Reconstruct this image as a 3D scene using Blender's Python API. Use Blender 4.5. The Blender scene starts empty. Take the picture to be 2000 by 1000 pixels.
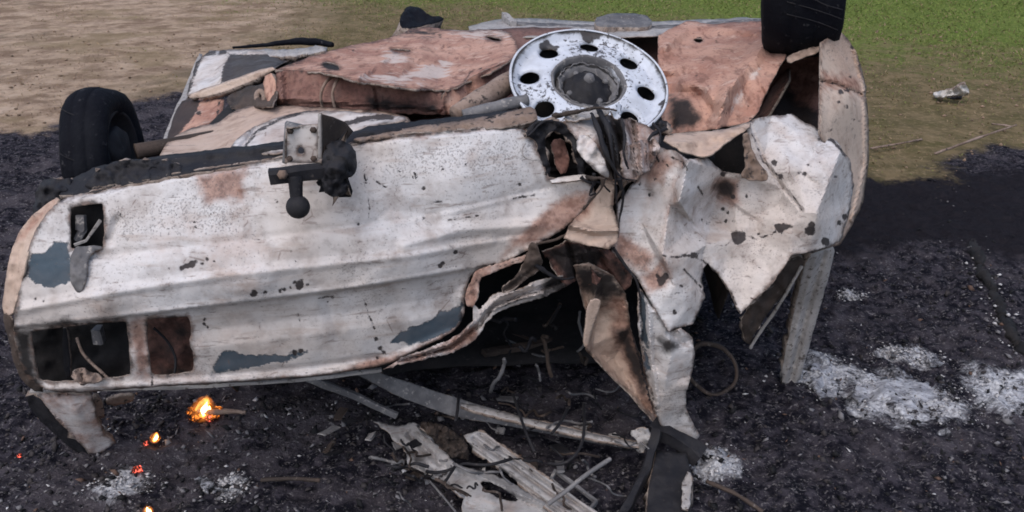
import bpy, math, random
import numpy as np
from mathutils import Vector, Matrix, noise as MN
from mathutils.geometry import delaunay_2d_cdt

random.seed(7)
rng = np.random.default_rng(7)
R = math.radians
SC = bpy.context.scene
COL = SC.collection

# ------------------------------------------------------------------ camera, sky, sun, exposure
H, PITCH, F = 1.6, R(25), 1700.0            # camera height, tilt down, focal length in photo pixels
cam_d = bpy.data.cameras.new('camera'); cam_d.sensor_width = 36; cam_d.lens = 36 * F / 2000
cam_d.clip_start = 0.05; cam_d.clip_end = 400
cam = bpy.data.objects.new('camera', cam_d); COL.objects.link(cam)
cam.location = (0, 0, H); cam.rotation_euler = (R(90) - PITCH, 0, 0)
SC.camera = cam

SUN_EL, SUN_AZ = R(58), R(206)              # azimuth measured from +Y towards +X
world = bpy.data.worlds.new('World'); SC.world = world; world.use_nodes = True
wn = world.node_tree
bg = wn.nodes['Background']; bg.inputs['Strength'].default_value = 0.14
sky = wn.nodes.new('ShaderNodeTexSky'); sky.sky_type = 'NISHITA'; sky.sun_disc = False
sky.sun_elevation = SUN_EL; sky.sun_rotation = SUN_AZ; sky.air_density = 1.0; sky.dust_density = 3.0; sky.ozone_density = 1.2
wn.links.new(sky.outputs[0], bg.inputs['Color'])
sun_d = bpy.data.lights.new('sun', 'SUN'); sun_d.energy = 1.1; sun_d.angle = R(80); sun_d.color = (1, .97, .93)
sun = bpy.data.objects.new('sun', sun_d); COL.objects.link(sun)
sdir = Vector((math.sin(SUN_AZ) * math.cos(SUN_EL), math.cos(SUN_AZ) * math.cos(SUN_EL), math.sin(SUN_EL)))
sun.rotation_euler = sdir.to_track_quat('Z', 'Y').to_euler()
sun.location = (0, 0, 12)
SC.view_settings.view_transform = 'Standard'; SC.view_settings.look = 'None'
SC.view_settings.gamma = 1; SC.view_settings.use_curve_mapping = False
SC.view_settings.exposure = 0.40
SC.cycles.filter_width = 1.75

# ------------------------------------------------------------------ measuring helpers
CP, SP = math.cos(PITCH), math.sin(PITCH)
def ray(px, py):
    cx = (np.asarray(px, float) - 1000) / F; cy = (500 - np.asarray(py, float)) / F
    return cx, CP + cy * SP, -SP + cy * CP
def W(px, py, Y):                            # the place seen at (px, py), Y metres ahead of the camera
    a, b, c = ray(px, py); t = np.asarray(Y, float) / b
    return np.stack([t * a, t * b, H + t * c], -1)
def G(px, py, z=0.0):                        # the place seen at (px, py), z metres above the ground
    a, b, c = ray(px, py); t = (np.asarray(z, float) - H) / c
    return np.stack([t * a, t * b, H + t * c], -1)

def inside(P, poly):
    x, y = P[:, 0], P[:, 1]; q = np.asarray(poly, float); r = np.zeros(len(P), bool); n = len(q)
    for i in range(n):
        x1, y1 = q[i]; x2, y2 = q[(i + 1) % n]
        if y1 == y2: continue
        c = ((y1 > y) != (y2 > y)) & (x < (x2 - x1) * (y - y1) / (y2 - y1) + x1)
        r ^= c
    return r
def pdist(P, line, closed=False):            # distance and side to a polyline
    q = np.asarray(line, float); m = len(q) if closed else len(q) - 1
    best = np.full(len(P), 1e9); side = np.zeros(len(P))
    for i in range(m):
        a = q[i]; b = q[(i + 1) % len(q)]; d = b - a; L = (d @ d) or 1e-9
        v = P - a; t = np.clip((v @ d) / L, 0, 1); e = v - t[:, None] * d
        ds = np.hypot(e[:, 0], e[:, 1]); k = ds < best
        best[k] = ds[k]; side[k] = np.sign(d[0] * v[k, 1] - d[1] * v[k, 0])
    return best, side
def sdf(P, poly):
    d, _ = pdist(P, poly, True); return np.where(inside(P, poly), d, -d)
def smooth01(t):
    t = np.clip(t, 0, 1); return t * t * (3 - 2 * t)
def fbm(P, scale, octv=4, seed=0.0):
    return np.array([MN.fractal(Vector((p[0] * scale + seed, p[1] * scale - seed, (p[2] if len(p) > 2 else 0) * scale + seed)), 0.9, 2.1, octv) for p in P])
class Spline2D:                              # thin-plate interpolation of control values
    def __init__(s, ctrl):
        c = np.asarray(ctrl, float); s.x = c[:, :2] / 500; n = len(c)
        A = np.zeros((n + 3, n + 3)); A[:n, :n] = s.k(s.x, s.x) + np.eye(n) * 1e-5
        A[:n, n] = 1; A[:n, n + 1:] = s.x; A[n, :n] = 1; A[n + 1:, :n] = s.x.T
        A += np.eye(n + 3) * 1e-9
        s.w = np.linalg.lstsq(A, np.concatenate([c[:, 2], [0, 0, 0]]), rcond=None)[0]
    def k(s, a, b):
        r2 = ((a[:, None] - b[None]) ** 2).sum(-1); return r2 * np.log(r2 + 1e-9)
    def __call__(s, P):
        p = P / 500; return s.k(p, s.x) @ s.w[:-3] + s.w[-3] + p @ s.w[-2:]

# ------------------------------------------------------------------ materials
class MB:
    def __init__(s, name):
        s.m = bpy.data.materials.new(name); s.m.use_nodes = True; s.t = s.m.node_tree; s.t.nodes.clear()
        s.out = s.add('ShaderNodeOutputMaterial'); s.b = s.add('ShaderNodeBsdfPrincipled'); s.t.links.new(s.b.outputs[0], s.out.inputs[0])
        s.co = s.add('ShaderNodeTexCoord').outputs['Object']
    def add(s, t, **k):
        n = s.t.nodes.new(t)
        for a, v in k.items(): setattr(n, a, v)
        return n
    def put(s, sock, v):
        if isinstance(v, bpy.types.NodeSocket): s.t.links.new(v, sock)
        elif isinstance(v, (tuple, list)) and len(v) == 3 and sock.type == 'RGBA': sock.default_value = (*v, 1)
        else: sock.default_value = v
    def noise(s, scale, detail=5, rough=.55, dist=0, off=None, stretch=None):
        n = s.add('ShaderNodeTexNoise'); co = s.co
        if off is not None or stretch is not None:
            mp = s.add('ShaderNodeMapping'); s.put(mp.inputs[0], co); mp.inputs['Location'].default_value = (off or 0,) * 3
            if stretch: mp.inputs['Scale'].default_value = stretch
            co = mp.outputs[0]
        s.put(n.inputs['Vector'], co); n.inputs['Scale'].default_value = scale; n.inputs['Detail'].default_value = detail
        n.inputs['Roughness'].default_value = rough; n.inputs['Distortion'].default_value = dist
        return n.outputs['Fac']
    def vor(s, scale, feature='F1', rnd=1):
        n = s.add('ShaderNodeTexVoronoi', feature=feature); s.put(n.inputs['Vector'], s.co); n.inputs['Scale'].default_value = scale
        n.inputs['Randomness'].default_value = rnd
        return n.outputs['Distance']
    def attr(s, name):
        n = s.add('ShaderNodeAttribute', attribute_name=name); return n.outputs['Fac']
    def math(s, op, a, b=0.0, clamp=False):
        n = s.add('ShaderNodeMath', operation=op, use_clamp=clamp); s.put(n.inputs[0], a); s.put(n.inputs[1], b); return n.outputs[0]
    def rng(s, v, lo, hi, a=0.0, b=1.0):     # smooth remap
        n = s.add('ShaderNodeMapRange', interpolation_type='SMOOTHSTEP'); s.put(n.inputs[0], v)
        n.inputs[1].default_value = lo; n.inputs[2].default_value = hi; n.inputs[3].default_value = a; n.inputs[4].default_value = b
        return n.outputs[0]
    def mix(s, f, a, b):
        n = s.add('ShaderNodeMix', data_type='RGBA'); s.put(n.inputs[0], f); s.put(n.inputs[6], a); s.put(n.inputs[7], b); return n.outputs[2]
    def bump(s, h, strength, dist=.002, nrm=None):
        n = s.add('ShaderNodeBump'); n.inputs['Strength'].default_value = strength; n.inputs['Distance'].default_value = dist
        s.put(n.inputs['Height'], h)
        if nrm is not None: s.put(n.inputs['Normal'], nrm)
        return n.outputs[0]
    def fin(s, col, rough=.7, nrm=None, metal=0.0, spec=.4):
        s.put(s.b.inputs['Base Color'], col); s.put(s.b.inputs['Roughness'], rough); s.put(s.b.inputs['Metallic'], metal)
        s.b.inputs['Specular IOR Level'].default_value = spec
        if nrm is not None: s.put(s.b.inputs['Normal'], nrm)
        return s.m

def soft(m, at, n, amp, sharp):              # ragged edge of a stain: its distance field plus noise
    v = m.math('ADD', m.attr(at), m.math('MULTIPLY', m.math('SUBTRACT', n, .5), amp))
    return m.rng(v, -1 / sharp, 1 / sharp)

def burnt_paint(name, white, warm, grime, speck_thr=.66):
    m = MB(name)
    n1 = m.noise(2.6, 4); n2 = m.noise(13, 8, .62); n3 = m.noise(48, 6, .6); n4 = m.noise(210, 4, .6); n5 = m.noise(6, 3, off=4)
    col = m.mix(m.rng(n1, .35, .65), white, warm)
    col = m.mix(m.rng(n2, .44, .74, 0, .75), col, grime)
    col = m.mix(m.rng(m.noise(4.2, 7, .68, off=21), .52, .70, 0, .55), col, (.40, .30, .26))
    col = m.mix(m.rng(n3, .52, .75, 0, .35), col, tuple(c * .72 for c in grime))
    streak = m.noise(7, 6, .6, stretch=(1, 1, 7), off=2)
    col = m.mix(m.rng(streak, .53, .75, 0, .55), col, (.33, .25, .21))
    scr = m.noise(26, 7, .7, off=31, stretch=(.35, 1, 2.4)); col = m.mix(m.rng(scr, .585, .64, 0, .6), col, (.21, .17, .155))
    fr = soft(m, 'rust', n2, 2.2, 2.0)
    rustc = m.mix(m.rng(n3, .35, .65), (.36, .21, .16), (.17, .075, .05))
    col = m.mix(m.math('MULTIPLY', fr, .85), col, rustc)
    fp = soft(m, 'peel', m.noise(20, 7, .7, off=9), 1.5, 14)
    peelc = m.mix(m.rng(n2, .3, .7), (.045, .07, .095), (.085, .10, .12))
    rim = m.math('SUBTRACT', soft(m, 'peel', m.noise(20, 7, .7, off=9), 1.5, 3.5), fp, True)
    col = m.mix(m.math('MULTIPLY', rim, .45), col, (.75, .73, .72))
    col = m.mix(fp, col, peelc)
    spk = m.math('ADD', n4, m.math('ADD', m.math('MULTIPLY', m.math('SUBTRACT', n5, .5), .30), m.math('MULTIPLY', m.attr('speck'), .075)))
    fk = m.rng(spk, speck_thr - .03, speck_thr + .03)
    col = m.mix(m.math('MULTIPLY', fk, .5), col, (.13, .115, .11))
    blot = m.rng(m.math('ADD', m.noise(33, 5, .7, dist=.6, off=6), m.math('MULTIPLY', m.attr('speck'), .08)), .70, .735)
    col = m.mix(blot, col, (.03, .027, .03))
    sc = m.add('ShaderNodeTexVoronoi', feature='DISTANCE_TO_EDGE'); m.put(sc.inputs['Vector'], m.co); sc.inputs['Scale'].default_value = 9
    crack = m.math('MULTIPLY', m.rng(sc.outputs['Distance'], .004, .022, 1, 0), m.rng(n2, .55, .62))
    col = m.mix(m.math('MULTIPLY', crack, .55), col, (.12, .08, .07))
    fs = soft(m, 'soot', n2, 1.9, 2.4)
    col = m.mix(m.math('MULTIPLY', fs, .96), col, m.mix(n3, (.006, .006, .008), (.03, .027, .027)))
    fe = m.math('MULTIPLY', soft(m, 'rim', m.noise(26, 7, .7, off=13), 2.6, 2.2), .85)
    col = m.mix(fe, col, m.mix(m.rng(n3, .4, .62), (.15, .095, .075), (.025, .02, .02)))
    fc = soft(m, 'chip', m.noise(55, 5, .7, off=11), 2.2, 5)
    col = m.mix(m.math('MULTIPLY', fc, .95), col, m.mix(n3, (.012, .011, .013), (.05, .04, .04)))
    hgt = m.math('SUBTRACT', m.math('ADD', m.math('ADD', m.math('MULTIPLY', n2, .5), m.math('MULTIPLY', m.noise(8, 3, .5, off=17), 2.2)), m.math('MULTIPLY', n3, .45)), m.math('ADD', m.math('MULTIPLY', fk, .35), m.math('MULTIPLY', m.math('ADD', fp, fc), 1.3)))
    return m.fin(col, m.rng(n2, .3, .7, .55, .85), m.bump(hgt, .55, .004), 0, .25)

def rough_mat(name, c1, c2, c3=None, s1=8, s2=40, thr=.6, rough=.8, bump=.5, metal=0.0, spec=.3):
    m = MB(name); a = m.noise(s1, 7, .62); b = m.noise(s2, 6, .6)
    col = m.mix(m.rng(a, .36, .64), c1, c2)
    if c3: col = m.mix(m.rng(b, thr - .05, thr + .06), col, c3)
    col = m.mix(m.rng(m.noise(s2 * 2.7, 4), .5, .75, 0, .4), col, tuple(c * .4 for c in c1))
    return m.fin(col, rough, m.bump(m.math('ADD', a, b), bump, .004), metal, spec)

def rust_floor_mat():
    m = MB('burnt_underbody')
    n1 = m.noise(4, 6, .6); n2 = m.noise(16, 8, .65); n3 = m.noise(70, 6, .6)
    col = m.mix(m.rng(n1, .40, .60), (.47, .28, .215), (.32, .165, .125))
    col = m.mix(m.rng(n2, .48, .7, 0, .85), col, (.53, .37, .305))
    st = m.noise(11, 7, .65, stretch=(3, .8, 1), off=7)
    col = m.mix(m.rng(st, .50, .66, 0, .8), col, (.19, .095, .072))
    col = m.mix(m.rng(m.noise(7, 8, .72, off=19), .56, .68, 0, .7), col, (.24, .15, .12))
    col = m.mix(m.rng(n3, .53, .7, 0, .6), col, (.15, .07, .055))
    fr = soft(m, 'pale', n2, 2.6, 4)
    col = m.mix(m.math('MULTIPLY', fr, .9), col, m.mix(n3, (.60, .54, .51), (.44, .34, .30)))
    fd = soft(m, 'rust', n2, 1.6, 2)
    col = m.mix(m.math('MULTIPLY', fd, .8), col, m.mix(m.rng(n3,.35,.65), (.16, .082, .07), (.09, .046, .042)))
    blot = m.rng(m.noise(28, 5, .7, dist=.5, off=3), .645, .69)
    col = m.mix(blot, col, (.05, .03, .028))
    fs = soft(m, 'soot', n2, 1.9, 2.4)
    col = m.mix(m.math('MULTIPLY', fs, .96), col, m.mix(n3, (.006, .006, .008), (.03, .027, .027)))
    fe = m.math('MULTIPLY', soft(m, 'rim', m.noise(26, 7, .7, off=13), 2.6, 2.2), .85)
    col = m.mix(fe, col, m.mix(m.rng(n3, .4, .62), (.12, .06, .05), (.025, .02, .02)))
    fc = soft(m, 'chip', m.noise(55, 5, .7, off=11), 2.2, 5)
    col = m.mix(m.math('MULTIPLY', fc, .95), col, m.mix(n3, (.012, .011, .013), (.05, .04, .04)))
    return m.fin(col, .85, m.bump(m.math('ADD', n2, m.math('MULTIPLY', n3, .6)), .8, .006), 0, .25)

M = {}
M['paint'] = burnt_paint('scorched_white_paint', (.575, .56, .57), (.53, .475, .445), (.27, .225, .205))
M['cream'] = burnt_paint('scorched_cream_paint', (.50, .40, .335), (.46, .335, .27), (.27, .19, .15), .68)
M['floor'] = rust_floor_mat()
M['edge'] = rough_mat('torn_metal_edge', (.16, .12, .10), (.30, .25, .22), (.04, .03, .03), 30, 90)
M['char'] = rough_mat('charred_metal', (.009, .009, .013), (.02, .019, .022), (.06, .052, .05), 14, 60, .68, .75)
M['charbrown'] = rough_mat('sooty_brown_metal', (.035, .027, .024), (.075, .054, .045), (.14, .12, .11), 7, 55, .66, .85)
M['burnt'] = rough_mat('burnt_brown_metal', (.17, .12, .095), (.28, .21, .175), (.04, .033, .032), 9, 50, .60, .85, .8)
M['rubber'] = rough_mat('burnt_rubber', (.003, .0035, .007), (.007, .008, .012), (.035, .035, .04), 9, 50, .66, .8, .9, 0, .12)
M['soot'] = rough_mat('interior_soot', (.010, .010, .012), (.022, .020, .021), (.05, .045, .045), 9, 45, .66, .9)
M['alu'] = rough_mat('ash_covered_metal', (.36, .34, .335), (.26, .245, .24), (.10, .085, .08), 9, 60, .60, .7, .5)
M['palemetal'] = burnt_paint('sooty_pale_metal', (.42, .41, .42), (.31, .30, .30), (.13, .12, .12))
M['greybar'] = rough_mat('sooty_grey_metal', (.17, .165, .17), (.085, .083, .09), (.28, .26, .25), 9, 60, .62, .75, .5)
M['wheel'] = None

def wheel_mat():
    m = MB('scorched_wheel_paint')
    n2 = m.noise(18, 7, .6); n3 = m.noise(85, 5, .65); n4 = m.noise(7, 3, off=2)
    col = m.mix(m.rng(n2, .4, .7), (.53, .56, .63), (.40, .42, .47))
    k = m.rng(m.math('ADD', n3, m.math('MULTIPLY', m.math('SUBTRACT', n4, .5), .5)), .585, .635)
    col = m.mix(m.math('MULTIPLY', k, .9), col, (.04, .035, .04))
    fs = soft(m, 'soot', n2, 2.0, 3)
    col = m.mix(fs, col, m.mix(n3, (.010, .010, .012), (.06, .055, .055)))
    fe = m.math('MULTIPLY', soft(m, 'rim', m.noise(26, 7, .7, off=13), 2.6, 2.2), .85)
    col = m.mix(fe, col, m.mix(m.rng(n3, .4, .62), (.08, .07, .075), (.025, .02, .02)))
    fc = soft(m, 'chip', m.noise(55, 5, .7, off=11), 2.2, 5)
    col = m.mix(m.math('MULTIPLY', fc, .95), col, m.mix(n3, (.012, .011, .013), (.05, .04, .04)))
    return m.fin(col, .55, m.bump(m.math('SUBTRACT', n2, k), .4, .003), 0, .4)
M['wheel'] = wheel_mat()

# ------------------------------------------------------------------ object helpers
ATTRS = ('peel', 'soot', 'rust', 'pale', 'chip', 'rim', 'speck')  # one field holds chipped paint and shade painted in creases and gaps
def link(name, me, mat, parent=None):
    o = bpy.data.objects.new(name, me); COL.objects.link(o)
    for k in (mat if isinstance(mat, (list, tuple)) else [mat]): me.materials.append(k)
    if parent is not None: o.parent = parent
    return o
def base_of(parent):
    v = Vector((0, 0, 0))
    while parent is not None: v += parent.location; parent = parent.parent
    return np.array(v)
def thing(name, label, cat, loc=(0, 0, 0), group=None):
    o = bpy.data.objects.new(name, None); COL.objects.link(o); o.location = loc; o.empty_display_size = .1
    o['label'] = label; o['category'] = cat
    if group: o['group'] = group
    return o
def tag(o, label, cat, group=None):
    o['label'] = label; o['category'] = cat
    if group: o['group'] = group
    return o
def mesh(name, V, Fc, smooth=True):
    me = bpy.data.meshes.new(name); me.from_pydata([tuple(map(float, v)) for v in V], [], [tuple(map(int, f)) for f in Fc])
    me.polygons.foreach_set('use_smooth', [smooth] * len(me.polygons)); me.update(); return me
def default_attrs(me, soot=-1.0):
    for a in ATTRS:
        at = me.attributes.new(a, 'FLOAT', 'POINT')
        at.data.foreach_set('value', np.full(len(me.vertices), soot if a == 'soot' else (0 if a == 'speck' else -1.0), np.float32))

def resample(poly, step, rag, seed, closed=True):
    q = np.asarray(poly, float); out = []; n = len(q)
    for i in range(n if closed else n - 1):
        a = q[i]; b = q[(i + 1) % n]; L = np.hypot(*(b - a)); k = max(1, int(round(L / step)))
        for j in range(k): out.append(a + (b - a) * j / k)
    out = np.array(out)
    if rag:
        dx = fbm(out, .045, 3, seed); dy = fbm(out, .045, 3, seed + 31)
        dx = dx + .55 * fbm(out, .17, 3, seed + 7); dy = dy + .55 * fbm(out, .17, 3, seed + 53)
        out = out + np.stack([dx, dy], -1) * rag
    return out
def chaikin(poly, it=1):
    q = np.asarray(poly, float)
    for _ in range(it):
        n = np.roll(q, -1, 0); q = np.stack([q * .75 + n * .25, q * .25 + n * .75], 1).reshape(-1, 2)
    return q

def linear2d(ctrl, creases=()):              # piecewise flat sheet folded along the lines between its control points
    c = np.asarray(ctrl, float); r = delaunay_2d_cdt([Vector(p[:2]) for p in c], list(creases), [], 0, 1e-4)
    V = np.array([(v.x, v.y) for v in r[0]]); Z = np.array([c[np.argmin(((c[:, :2] - v) ** 2).sum(1)), 2] for v in V]); T = np.array(r[2])
    def f(P):
        out = np.full(len(P), np.nan)
        for t in T:
            a, b, d = V[t]; M_ = np.array([b - a, d - a]).T
            if abs(np.linalg.det(M_)) < 1e-6: continue
            w = (P - a) @ np.linalg.inv(M_).T; k = (w[:, 0] >= -1e-6) & (w[:, 1] >= -1e-6) & (w.sum(1) <= 1 + 1e-6)
            out[k] = Z[t[0]] * (1 - w[k].sum(1)) + Z[t[1]] * w[k, 0] + Z[t[2]] * w[k, 1]
        return out
    return f
_seed = [0]
def panel(name, outline, ctrl, mat, parent, holes=(), pitch=9, relief=(), crumple=(0.0, 1.0), rag=1.5, thick=.004, mode='y', ridged=0.0, rnd=1, loc=None, rimw=3, dents=None, facet=0.0, **at):
    """A sheet of metal: outline and holes as measured on the photograph, ctrl = measured (px, py, distance or height), relief in metres."""
    _seed[0] += 1; sd = _seed[0] * 3.7
    oo = np.asarray(outline, float); ext = abs(oo[:, 0] @ np.roll(oo[:, 1], 1) - oo[:, 1] @ np.roll(oo[:, 0], 1)) / 2 / max(np.ptp(oo[:, 0]), np.ptp(oo[:, 1]))
    if ext < 40: rimw = min(rimw, -4)
    if rnd: outline = chaikin(outline, rnd)
    O = resample(outline, pitch, rag, sd)
    loops = [O] + [resample(chaikin(h, 1), pitch * .7, rag * .7, sd + 5) for h in holes]
    lo, hi = O.min(0), O.max(0)
    gx, gy = np.meshgrid(np.arange(lo[0], hi[0], pitch), np.arange(lo[1], hi[1], pitch * .866))
    gx = gx + (np.arange(gx.shape[0]) % 2)[:, None] * pitch * .5
    Gp = np.stack([gx.ravel(), gy.ravel()], -1); Gp += rng.uniform(-.18, .18, Gp.shape) * pitch
    keep = inside(Gp, O) & (pdist(Gp, O, True)[0] > pitch * .45)
    for h in loops[1:]: keep &= ~inside(Gp, h) & (pdist(Gp, h, True)[0] > pitch * .45)
    Gp = Gp[keep]
    pts, edges = [], []
    for L in loops:
        s = len(pts); pts += [tuple(p) for p in L]; edges += [(s + i, s + (i + 1) % len(L)) for i in range(len(L))]
    pts += [tuple(p) for p in Gp]
    r = delaunay_2d_cdt([Vector(p) for p in pts], edges, [], 0, 1e-4)
    P = np.array([(v.x, v.y) for v in r[0]]); T = np.array(r[2])
    c = P[T].mean(1); ok = inside(c, loops[0])
    for h in loops[1:]: ok &= ~inside(c, h)
    T = T[ok]
    used = np.unique(T); rm = -np.ones(len(P), int); rm[used] = np.arange(len(used)); P = P[used]; T = rm[T]
    D = Spline2D(ctrl)(P) if len(ctrl) > 2 else np.full(len(P), ctrl[0][2])
    if facet:
        fl = linear2d(ctrl)(P); k = ~np.isnan(fl); D[k] = D[k] * (1 - facet) + fl[k] * facet
    if dents:                                # sharp little buckles
        nd, amp_d = dents; lo2, hi2 = P.min(0) - 40, P.max(0) + 40; rd = np.random.default_rng(int(sd * 10)); q = rd.uniform(lo2, hi2, (nd, 2))
        q = np.vstack([q, [lo2, hi2, (lo2[0], hi2[1]), (hi2[0], lo2[1])]]); o_ = linear2d(np.column_stack([q, rd.normal(0, amp_d, len(q))]))(P); D = D + np.nan_to_num(o_)
    for kind, line, w, amp in relief:
        d, s = pdist(P, line)
        if kind == 'ridge': D = D + amp * np.exp(-(d / w) ** 2)
        elif kind == 'fold': D = D + amp * np.clip(1 - d / w, 0, 1)
        elif kind == 'step': D = D + amp * smooth01(.5 + .5 * s * d / w) * np.clip(2.2 - d / (w * 12), 0, 1)
        elif kind == 'dent': D = D + amp * np.exp(-(d / w) ** 2)
    if crumple[0]:
        n = fbm(P, crumple[1] / 100, 4, sd)
        D = D + crumple[0] * (1 - 2 * np.abs(n) if ridged else n)
    V = W(P[:, 0], P[:, 1], D) if mode == 'y' else G(P[:, 0], P[:, 1], D)
    # front faces turned towards the side they are seen from
    a, b, cc = V[T[:, 0]], V[T[:, 1]], V[T[:, 2]]
    nrm = np.cross(b - a, cc - a); back = ((nrm * (np.array([0, 0, H]) - a)).sum(1) < 0)
    T[back] = T[back][:, ::-1]
    b0 = base_of(parent) if parent is not None else np.zeros(3)
    if loc is not None: b0 = np.array(loc)
    me = mesh(name, V - b0, T)
    if facet or (dents and dents[1] > .004): me.set_sharp_from_angle(angle=R(24))
    for k in ATTRS:
        vals = np.full(len(P), 0.0 if k == 'speck' else -1.0)
        if k == 'rim':
            dr = np.min([pdist(P, L_, True)[0] for L_ in loops], axis=0); vals = np.clip((rimw - dr) / 12, -1, 1)
        for poly in at.get(k, ()):
            if isinstance(poly, (int, float)): vals = np.maximum(vals, poly); continue
            if poly[0] == 'dot': vals = np.maximum(vals, np.clip((poly[2] - np.hypot(P[:, 0] - poly[1][0], P[:, 1] - poly[1][1])) / 6, -1, 1)); continue
            if k == 'chip' and poly[0] == 'line': vals = np.maximum(vals, np.clip((poly[2] - pdist(P, poly[1])[0]) / 6, -1, 1)); continue
            if k == 'chip': vals = np.maximum(vals, np.clip(sdf(P, poly) / 6, -1, 1)); continue
            if isinstance(poly, tuple) and poly[0] == 'line': vals = np.maximum(vals, np.clip((poly[2] - pdist(P, poly[1])[0]) / 25, -1, 1)); continue
            vals = np.maximum(vals, np.clip(sdf(P, poly) / 25, -1, 1))
        me.attributes.new(k, 'FLOAT', 'POINT').data.foreach_set('value', vals.astype(np.float32))
    mats = mat if isinstance(mat, (list, tuple)) else [mat, M['edge']]
    o = link(name, me, mats, parent)
    if loc is not None: o.location = loc
    s = o.modifiers.new('thickness', 'SOLIDIFY'); s.thickness = thick; s.offset = -1
    if len(mats) > 1: s.material_offset_rim = 1
    return o

def tube_geo(pts, rad, seg=8, wob=0.0, smooth_it=2):
    q = np.asarray(pts, float); r = np.broadcast_to(np.asarray(rad, float), (len(q),)).copy()
    for _ in range(smooth_it):
        a = q[:-1] * .75 + q[1:] * .25; b = q[:-1] * .25 + q[1:] * .75; m = np.stack([a, b], 1).reshape(-1, 3)
        ra = r[:-1] * .75 + r[1:] * .25; rb = r[:-1] * .25 + r[1:] * .75; mr = np.stack([ra, rb], 1).ravel()
        q = np.concatenate([q[:1], m, q[-1:]]); r = np.concatenate([r[:1], mr, r[-1:]])
    V, Fc = [], []; up = Vector((.13, .2, 1)).normalized(); n = len(q)
    for i in range(n):
        d = Vector(q[min(i + 1, n - 1)] - q[max(i - 1, 0)]).normalized()
        u = d.cross(up).normalized(); w = d.cross(u).normalized()
        for k in range(seg):
            a = 2 * math.pi * k / seg; rr = r[i] * (1 + (random.uniform(-wob, wob) if wob else 0))
            V.append(tuple(Vector(q[i]) + u * math.cos(a) * rr + w * math.sin(a) * rr))
    for i in range(n - 1):
        for k in range(seg):
            a = i * seg + k; b = i * seg + (k + 1) % seg; Fc.append((a, b, b + seg, a + seg))
    Fc.append(tuple(range(seg - 1, -1, -1))); Fc.append(tuple(range((n - 1) * seg, n * seg)))
    return V, Fc
def tube(name, pts, rad, mat, parent=None, seg=8, wob=0.0, it=2):
    V, Fc = tube_geo(pts, rad, seg, wob, it); b0 = base_of(parent) if parent is not None else np.zeros(3)
    me = mesh(name, np.array(V) - b0, Fc); default_attrs(me); return link(name, me, mat, parent)
def beam(name, pts, wid, hgt, mat, parent=None, up=(0, 0, 1), bend=0.0, n=10, bev=.003):
    """A bar of rectangular section along pts, a little dented."""
    q = np.asarray(pts, float); t = np.linspace(0, len(q) - 1, n * (len(q) - 1) + 1)
    C = np.array([q[min(int(a), len(q) - 2)] * (1 - (a - min(int(a), len(q) - 2))) + q[min(int(a), len(q) - 2) + 1] * (a - min(int(a), len(q) - 2)) for a in t])
    wid = np.interp(t, np.arange(len(q)), np.broadcast_to(wid, (len(q),))); hgt = np.interp(t, np.arange(len(q)), np.broadcast_to(hgt, (len(q),)))
    V, Fc = [], []; U = Vector(up)
    for i, c in enumerate(C):
        d = Vector(C[min(i + 1, len(C) - 1)] - C[max(i - 1, 0)]).normalized(); s = d.cross(U).normalized(); h = s.cross(d).normalized()
        j = [MN.noise(Vector(c) * 14 + Vector((k, 0, 0))) * bend for k in range(8)]
        a, b = wid[i] / 2, hgt[i] / 2; e = min(bev, a * .4, b * .4)
        for k, (x, y) in enumerate(((-a, -b + e), (-a, b - e), (-a + e, b), (a - e, b), (a, b - e), (a, -b + e), (a - e, -b), (-a + e, -b))):
            V.append(tuple(Vector(c) + s * (x + j[k]) + h * (y + j[(k + 3) % 8])))
    for i in range(len(C) - 1):
        for k in range(8):
            p = i * 8 + k; q2 = i * 8 + (k + 1) % 8; Fc.append((p, q2, q2 + 8, p + 8))
    Fc.append(tuple(range(7, -1, -1))); Fc.append(tuple(range((len(C) - 1) * 8, len(C) * 8)))
    b0 = base_of(parent) if parent is not None else np.zeros(3)
    me = mesh(name, np.array(V) - b0, Fc, False); default_attrs(me); return link(name, me, mat, parent)
def axis_mat(c, axis):                       # local Z along axis, at c
    z = Vector(axis).normalized(); x = Vector((0, 0, 1)).cross(z)
    x = x.normalized() if x.length > 1e-4 else Vector((1, 0, 0)); y = z.cross(x)
    return Matrix((( x.x, y.x, z.x, c[0]), (x.y, y.y, z.y, c[1]), (x.z, y.z, z.z, c[2]), (0, 0, 0, 1)))
def lathe(name, prof, MX, mat, parent=None, seg=64, wob=0.0, freq=3, sag=None, closed=False):
    V, Fc = [], []; n = len(prof)
    b0 = Vector(base_of(parent)) if parent is not None else Vector((0, 0, 0))
    for k in range(seg):
        a = 2 * math.pi * k / seg
        for r, z in prof:
            p = Vector((math.cos(a) * r, math.sin(a) * r, z))
            if wob: p += Vector((p.x, p.y, 0)).normalized() * MN.noise(p * freq * 4 + Vector((3, 1, 7))) * wob + Vector((0, 0, MN.noise(p * freq * 3) * wob * .7))
            q = MX @ p
            if sag: q = sag(q)
            V.append(tuple(q - b0))
    for k in range(seg):
        for i in range(n if closed else n - 1):
            a = k * n + i; b = k * n + (i + 1) % n; c = ((k + 1) % seg) * n
            Fc.append((a, c + i, c + (i + 1) % n, b))
    me = mesh(name, V, Fc); default_attrs(me); return link(name, me, mat, parent)
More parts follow.
